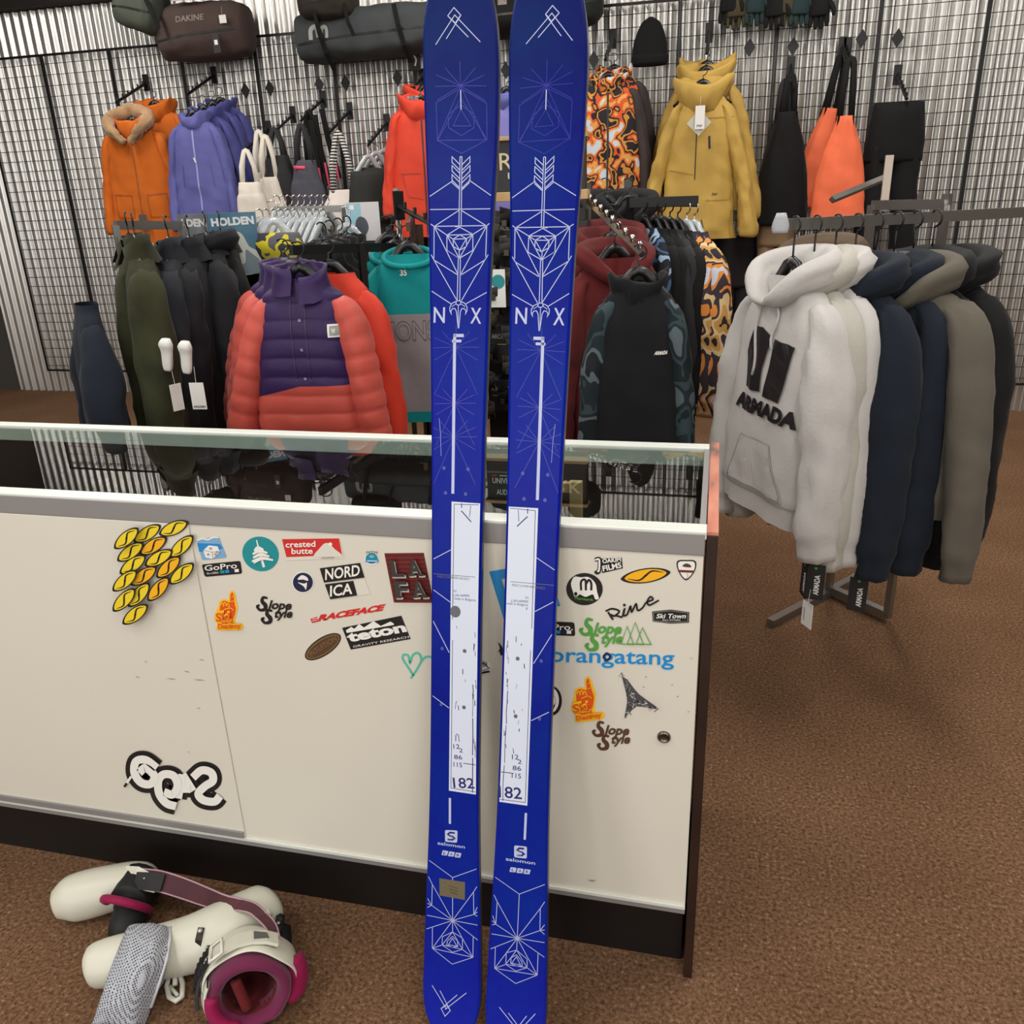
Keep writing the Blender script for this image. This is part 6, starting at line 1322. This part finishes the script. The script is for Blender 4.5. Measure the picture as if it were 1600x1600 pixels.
# liner: padded lip and deep interior
bm = bmesh.new(); rings = []
for r, d in [(.068, -.10), (.070, -.02), (.068, .012), (.061, .022), (.052, .018), (.046, .004), (.043, -.03)]:
    rings.append([bm.verts.new(CF_(2*PI*i/40, r*(1+.05*nz(math.cos(2*PI*i/40)*2, math.sin(2*PI*i/40)*2, d*20)), d+.008*math.sin(2*PI*i/40+1))) for i in range(40)])
for A, B_ in zip(rings, rings[1:]):
    for i in range(40): bm.faces.new((A[i], A[(i+1) % 40], B_[(i+1) % 40], B_[i]))
obj('liner', bm, lin, B1, True, 'plum padded liner collar', True)
bm = bmesh.new(); rings = []
for r, d in [(.0445, .0), (.043, -.03), (.040, -.07), (.036, -.11), (.02, -.135), (.001, -.14)]:
    rings.append([bm.verts.new(CF_(2*PI*i/32, r*(1+.07*nz(math.cos(2*PI*i/32)*2, math.sin(2*PI*i/32)*2, d*25+4)), d)) for i in range(32)])
for A, B_ in zip(rings, rings[1:]):
    for i in range(32): bm.faces.new((A[i], A[(i+1) % 32], B_[(i+1) % 32], B_[i]))
obj('liner_lining', bm, linr, B1, True, 'rust red inner lining', True)
bm = bmesh.new(); P_ = [C+Rg*(-.022+.004*k)+Up*(.030-.022*k)+Wd*(.004-.004*k) for k in range(4)]
ptube(bm, [(k, p.x, p.y, p.z, .010, .010) for k, p in enumerate(P_)], 12, 10); obj('tongue_edge', bm, linr, B1, True, None, True)
bm = bmesh.new(); P_ = [CF_(math.radians(a), .062, .015) for a in (165, 185, 205, 225, 245)]
ptube(bm, [(k, p.x, p.y, p.z, .012, .014) for k, p in enumerate(P_)], 14, 10); obj('tongue', bm, mag, B1, True, 'magenta tongue padding', True)
bm = bmesh.new(); P_ = [CF_(math.radians(a), .084, -.02) for a in (18, 5, -10, -25, -38)]
ptube(bm, [(k, p.x, p.y, p.z, .010 if k in (0, 4) else .015, .022) for k, p in enumerate(P_)], 14, 12); obj('spoiler_padding', bm, mag, B1, True, 'magenta rear spoiler padding', True)
# top buckle on the cuff
def cb(a, r, d): return CF_(math.radians(a), r, d)
bm = bmesh.new(); n_ = lambda a: (cb(a, 1, 0)-C).normalized()
pts = [cb(a, .088, -.030) for a in (128, 112, 96, 80, 64, 50)]; band(bm, pts, .042, .006, [n_(a) for a in (128, 112, 96, 80, 64, 50)]); obj('buckle_plate', bm, shell, B1, False, None, True)
bm = bmesh.new(); q = [cb(126, .094, -.055), cb(126, .094, -.002), cb(112, .094, -.002), cb(112, .094, -.055)]; tube(bm, q, .0035, 6, True); obj('buckle_bail', bm, mat('white_bail', (214, 212, 200), .4), B1, True, None, True)
bm = bmesh.new(); q = [cb(78, .0925, -.045), cb(64, .0925, -.040), cb(62, .0925, -.022), cb(78, .0925, -.018)]; f_ = [bm.verts.new(p) for p in q]+[bm.verts.new(p-n_(70)*.003) for p in q]
bm.faces.new(f_[:4]); bm.faces.new(f_[4:][::-1])
for i in range(4): bm.faces.new((f_[i], f_[(i+1) % 4], f_[4+(i+1) % 4], f_[4+i]))
obj('buckle_window', bm, mat('window_grey', (86, 88, 84), .5), B1, False, 'grey slot in the buckle plate', True)
for d in (-.085, -.04):
    bm = bmesh.new(); an = (132, 145, 158, 172, 186); pts = [cb(a, .086, d+.01*k) for k, a in enumerate(an)]; band(bm, pts, [.012, .016, .016, .016, .012], .006, [n_(a) for a in an]); 
    for a in (140, 147, 154, 161, 168): p = cb(a, .090, d+.016); tube(bm, [p-Wd*.007, p+Wd*.007], .0035, 5)
    rb = obj('buckle_ladder', bm, rub, B1, False, 'black toothed buckle ladder', True)
    bm = bmesh.new(); p = cb(135, .089, d+.002); tube(bm, [p, p+n_(135)*.003], .004, 10); o = obj('rivet', bm, steelb, None, True); o.data.transform(Matrix.Translation(B1.location).inverted()); o.parent = rb
# shell bracket with rivet, slot and dangling lever
def on_shell(x, y, zt=.2):
    p = CAMP; d = (at(*zb_(x, y), 1.0)-CAMP).normalized(); return p, d
pa, pb_ = Zp(612, 690, .118), Zp(588, 900, .078)
bm = bmesh.new(); band(bm, [pa, pa.lerp(pb_, .5)+Vector((.002, -.006, .008)), pb_], .013, .004, (0, -.6, .8)); br = obj('bracket', bm, mat('bracket_dark', (46, 40, 36), .5, .3), B1, False, 'dark buckle bracket', True)
pr_ = Zp(606, 722, .118); bm = bmesh.new(); loft(bm, [(0, 0, 0, 0, .0052, .0052), (1, 0, 0, .003, .005, .005), (2, 0, 0, .005, .002, .002)], 4, 12, power=2, cap1=True); bm.transform(Matrix.Translation(pr_+Vector((0, -.001, .003))) @ Matrix.Rotation(.6, 4, 'X')); o = obj('rivet', bm, steelb, None); o.data.transform(Matrix.Translation(B1.location).inverted()); o.parent = br
pa, pb_ = Zp(372, 705, .105), Zp(368, 850, .075); bm = bmesh.new(); band(bm, [pa, pb_], .004, .003, (0, -.6, .8)); obj('slot', bm, linr, B1, False, 'dark red slot in the shell', True)
bm = bmesh.new(); tube(bm, [Zp(352, 930, .045), Zp(450, 940, .05), Zp(620, 915, .055)], .005, 6); obj('buckle_wire', bm, steelb, B1, True, None, True)
bm = bmesh.new(); p = Zp(392, 985, .035); loft(bm, [(0, 0, 0, -.014, .013, .012), (1, 0, 0, .012, .013, .012)], 4, 12, cap0=True, cap1=True, power=4); bm.transform(Matrix.Translation(p)); lv = obj('buckle_hinge', bm, steelb, B1, True, 'steel buckle hinge', True)
bm = bmesh.new(); tube(bm, [Zp(*q, .012) for q in ((350, 1050), (322, 1180), (345, 1270), (400, 1300), (448, 1270), (455, 1160), (425, 1040))], .0055, 6, True); tube(bm, [Zp(352, 1180, .012), Zp(415, 1260, .012)], .004, 6); tube(bm, [Zp(390, 1030, .016), Zp(392, 1170, .014)], .005, 6); obj('buckle_lever', bm, mat('white_bail', (214, 212, 200), .4), B1, True, 'white open buckle lever', True)
for d in (.0, -.02, -.04):
    bm = bmesh.new(); pts = [cb(a, .0775, d-.01) for a in (168, 182, 196, 210, 222)]; band(bm, pts, .007, .003, [n_(a) for a in (168, 182, 196, 210, 222)]); obj('cuff_rib', bm, mat('rib_grey', (158, 160, 154), .5), B1, False, None, True)
# long maroon strap draped over the boot
st = thing('power_strap', 'long maroon webbing strap draped across the white boot', 'strap', Zp(700, 450, 0))
msm = mat('strap_maroon', (74, 34, 42), .75, 0, .2, 200, .2, 12); edg = mat('strap_pale_edge', (176, 140, 150), .7)
path = [((70, 285), .10, .042), ((250, 300), .10, .040), ((450, 360), .098, .038), ((650, 435), .105, .034), ((790, 480), .122, .028), ((930, 500), .132, .022), ((1040, 530), .134, .02), ((1120, 600), .13, .02), ((1190, 680), .125, .02), ((1225, 780), .115, .018), ((1250, 880), .11, .014)]
P_ = [Zp(*p, z) for p, z, w_ in path]
nn_ = [Vector((.2, -.62, .75))]*5+[Vector((.25, -.45, .85))]*2+[Vector((.55, -.3, .7))]*4
bm = bmesh.new(); keys = [(i, p.x, p.y, p.z, w_) for i, (p, (q, z, w_)) in enumerate(zip(P_, path))]; fine = [lerpk(keys, i/4) for i in range(4*(len(keys)-1)+1)]
nf = [nn_[min(len(nn_)-1, i//4)] for i in range(len(fine))]; band(bm, [f[:3] for f in fine], [f[3] for f in fine], .003, nf); obj('webbing', bm, msm, st, False, None, True)
for s in (-1, 1):
    bm = bmesh.new(); pts = []
    for i, f in enumerate(fine):
        t_ = (Vector(fine[min(i+1, len(fine)-1)][:3])-Vector(fine[max(i-1, 0)][:3])).normalized(); n2 = nf[i]; n2 = (n2-t_*n2.dot(t_)).normalized(); pts.append(Vector(f[:3])+t_.cross(n2)*(s*f[3]/2))
    tube(bm, pts, .0022, 5); obj('binding', bm, edg, st, True, 'pale pink edge binding', True)
bm = bmesh.new(); a_, b_ = Zp(60, 300, .103), Zp(290, 320, .103); band(bm, [a_, a_.lerp(b_, .5)+Vector((0, 0, .002)), b_], .036, .004, (.2, -.62, .75)); obj('hook_patch', bm, rub, st, False, 'black hook fastening patch', True)
# second boot, mostly beyond the left edge of the photograph
B2 = thing('ski_boot', 'second white ski boot at the left edge, partly behind the maroon strap', 'ski boot', (-1.26, 1.16, 0))
bm = bmesh.new(); ptube(bm, [(0, -1.36, 1.13, .05, .03, .03), (.2, -1.33, 1.15, .055, .05, .048), (.6, -1.25, 1.195, .06, .048, .05), (.85, -1.195, 1.225, .062, .036, .042), (1, -1.165, 1.235, .06, .008, .01)], 26, 22, .002, 9); obj('lower_shell', bm, shell, B2, True, None, True)
bm = bmesh.new(); ptube(bm, [(0, -1.22, 1.20, .035, .03, .03), (.4, -1.185, 1.15, .04, .04, .036), (.8, -1.165, 1.10, .036, .034, .032), (1, -1.16, 1.075, .03, .01, .01)], 16, 16); obj('sole', bm, rub, B2, True, 'black sole', True)
bm = bmesh.new(); cc = Zp(-10, 500, .06); tube(bm, [cc+Vector((.048*math.cos(a), -.03*math.sin(a), .045*math.sin(a))) for a in [2*PI*i/24 for i in range(24)]], .009, 8, True); obj('liner', bm, mag, B2, True, 'magenta liner rim', True)
bm = bmesh.new(); ptube(bm, [(0, cc.x-.01, cc.y+.07, .06, .05, .05), (1, cc.x, cc.y+.005, .06, .044, .042)], 8, 18); obj('cuff', bm, rub, B2, True, 'black cuff', True)
bm = bmesh.new(); band(bm, [Zp(-20, 210, .10), Zp(80, 215, .112), Zp(160, 260, .11)], .016, .006, (.2, -.5, .8)); band(bm, [Zp(-20, 310, .09), Zp(100, 345, .09), Zp(230, 372, .088)], .014, .005, (.2, -.6, .7)); obj('buckle_strap', bm, shell, B2, False, None, True)
# perforated mesh bag
mm = mat('perforated_mesh', (176, 178, 184), .6); nt = mm.node_tree; bb = nt.nodes['Principled BSDF']; tc = nt.nodes.new('ShaderNodeTexCoord'); mp = nt.nodes.new('ShaderNodeMapping'); mp.inputs['Rotation'].default_value = (.3, .4, .78); nt.links.new(tc.outputs['Object'], mp.inputs[0]); vo = nt.nodes.new('ShaderNodeTexVoronoi'); vo.inputs['Scale'].default_value = 230; vo.inputs['Randomness'].default_value = 0.0; nt.links.new(mp.outputs[0], vo.inputs['Vector'])
gt = nt.nodes.new('ShaderNodeMath'); gt.operation = 'GREATER_THAN'; gt.inputs[1].default_value = .40; nt.links.new(vo.outputs['Distance'], gt.inputs[0]); mx = nt.nodes.new('ShaderNodeMix'); mx.data_type = 'RGBA'; mx.inputs[6].default_value = S((52, 58, 66)); mx.inputs[7].default_value = S((172, 174, 182)); nt.links.new(gt.outputs[0], mx.inputs[0]); nt.links.new(mx.outputs[2], bb.inputs['Base Color'])
t = thing('mesh_bag', 'pale grey perforated mesh bag at the bottom left corner', 'bag', (-1.09, .98, 0))
TR, MR_, BR_, BL_ = Zp(352, 700, .115), Zp(330, 930, .10), Zp(170, 1440, .03), Zp(110, 1500, .02)
bm = bmesh.new(); rows_ = []
R0 = [Zp(352, 690, .11), Zp(345, 800, .112), Zp(320, 960, .10), Zp(262, 1150, .07), Zp(190, 1360, .03), Zp(150, 1500, .004)]
M0 = [Zp(250, 660, .125), Zp(200, 790, .135), Zp(140, 960, .125), Zp(80, 1150, .10), Zp(30, 1360, .06), Zp(10, 1500, .03)]
L0_ = [Zp(0, 690, .12), Zp(-60, 800, .12), Zp(-120, 960, .11), Zp(-180, 1150, .09), Zp(-240, 1360, .06), Zp(-280, 1500, .03)]
F0 = [Vector((p.x-.02, p.y+.01, .003)) for p in L0_]; E0 = [Vector((p.x-.045, p.y+.02, .003)) for p in R0]
loops = [(R0, M0, L0_, F0, E0)]
N_ = 30
def row(v):
    ctrl = [lerpk([(i,)+tuple(p) for i, p in enumerate(seq)], v*5) for seq in (R0, M0, L0_, F0, E0)]
    keys = [(i,)+tuple(ctrl[i % 5]) for i in range(6)]
    return [Vector(lerpk(keys, 5*j/40))+Vector((0, 0, .006*nz(j*.35, v*5, 2))) for j in range(40)]
rr_ = [[bm.verts.new(p) for p in row(k/24)] for k in range(25)]
for A, B_ in zip(rr_, rr_[1:]):
    for j in range(40): bm.faces.new((A[j], A[(j+1) % 40], B_[(j+1) % 40], B_[j]))
bm.faces.new(rr_[0][::-1]); bm.faces.new(rr_[-1]); obj('mesh_cloth', bm, mm, t, True, None, True)
bm = bmesh.new(); tube(bm, [p+Vector((.001, 0, .002)) for p in R0[:5]], .003, 6); obj('hem', bm, mat('mesh_hem', (198, 198, 204), .6), t, True, None, True)
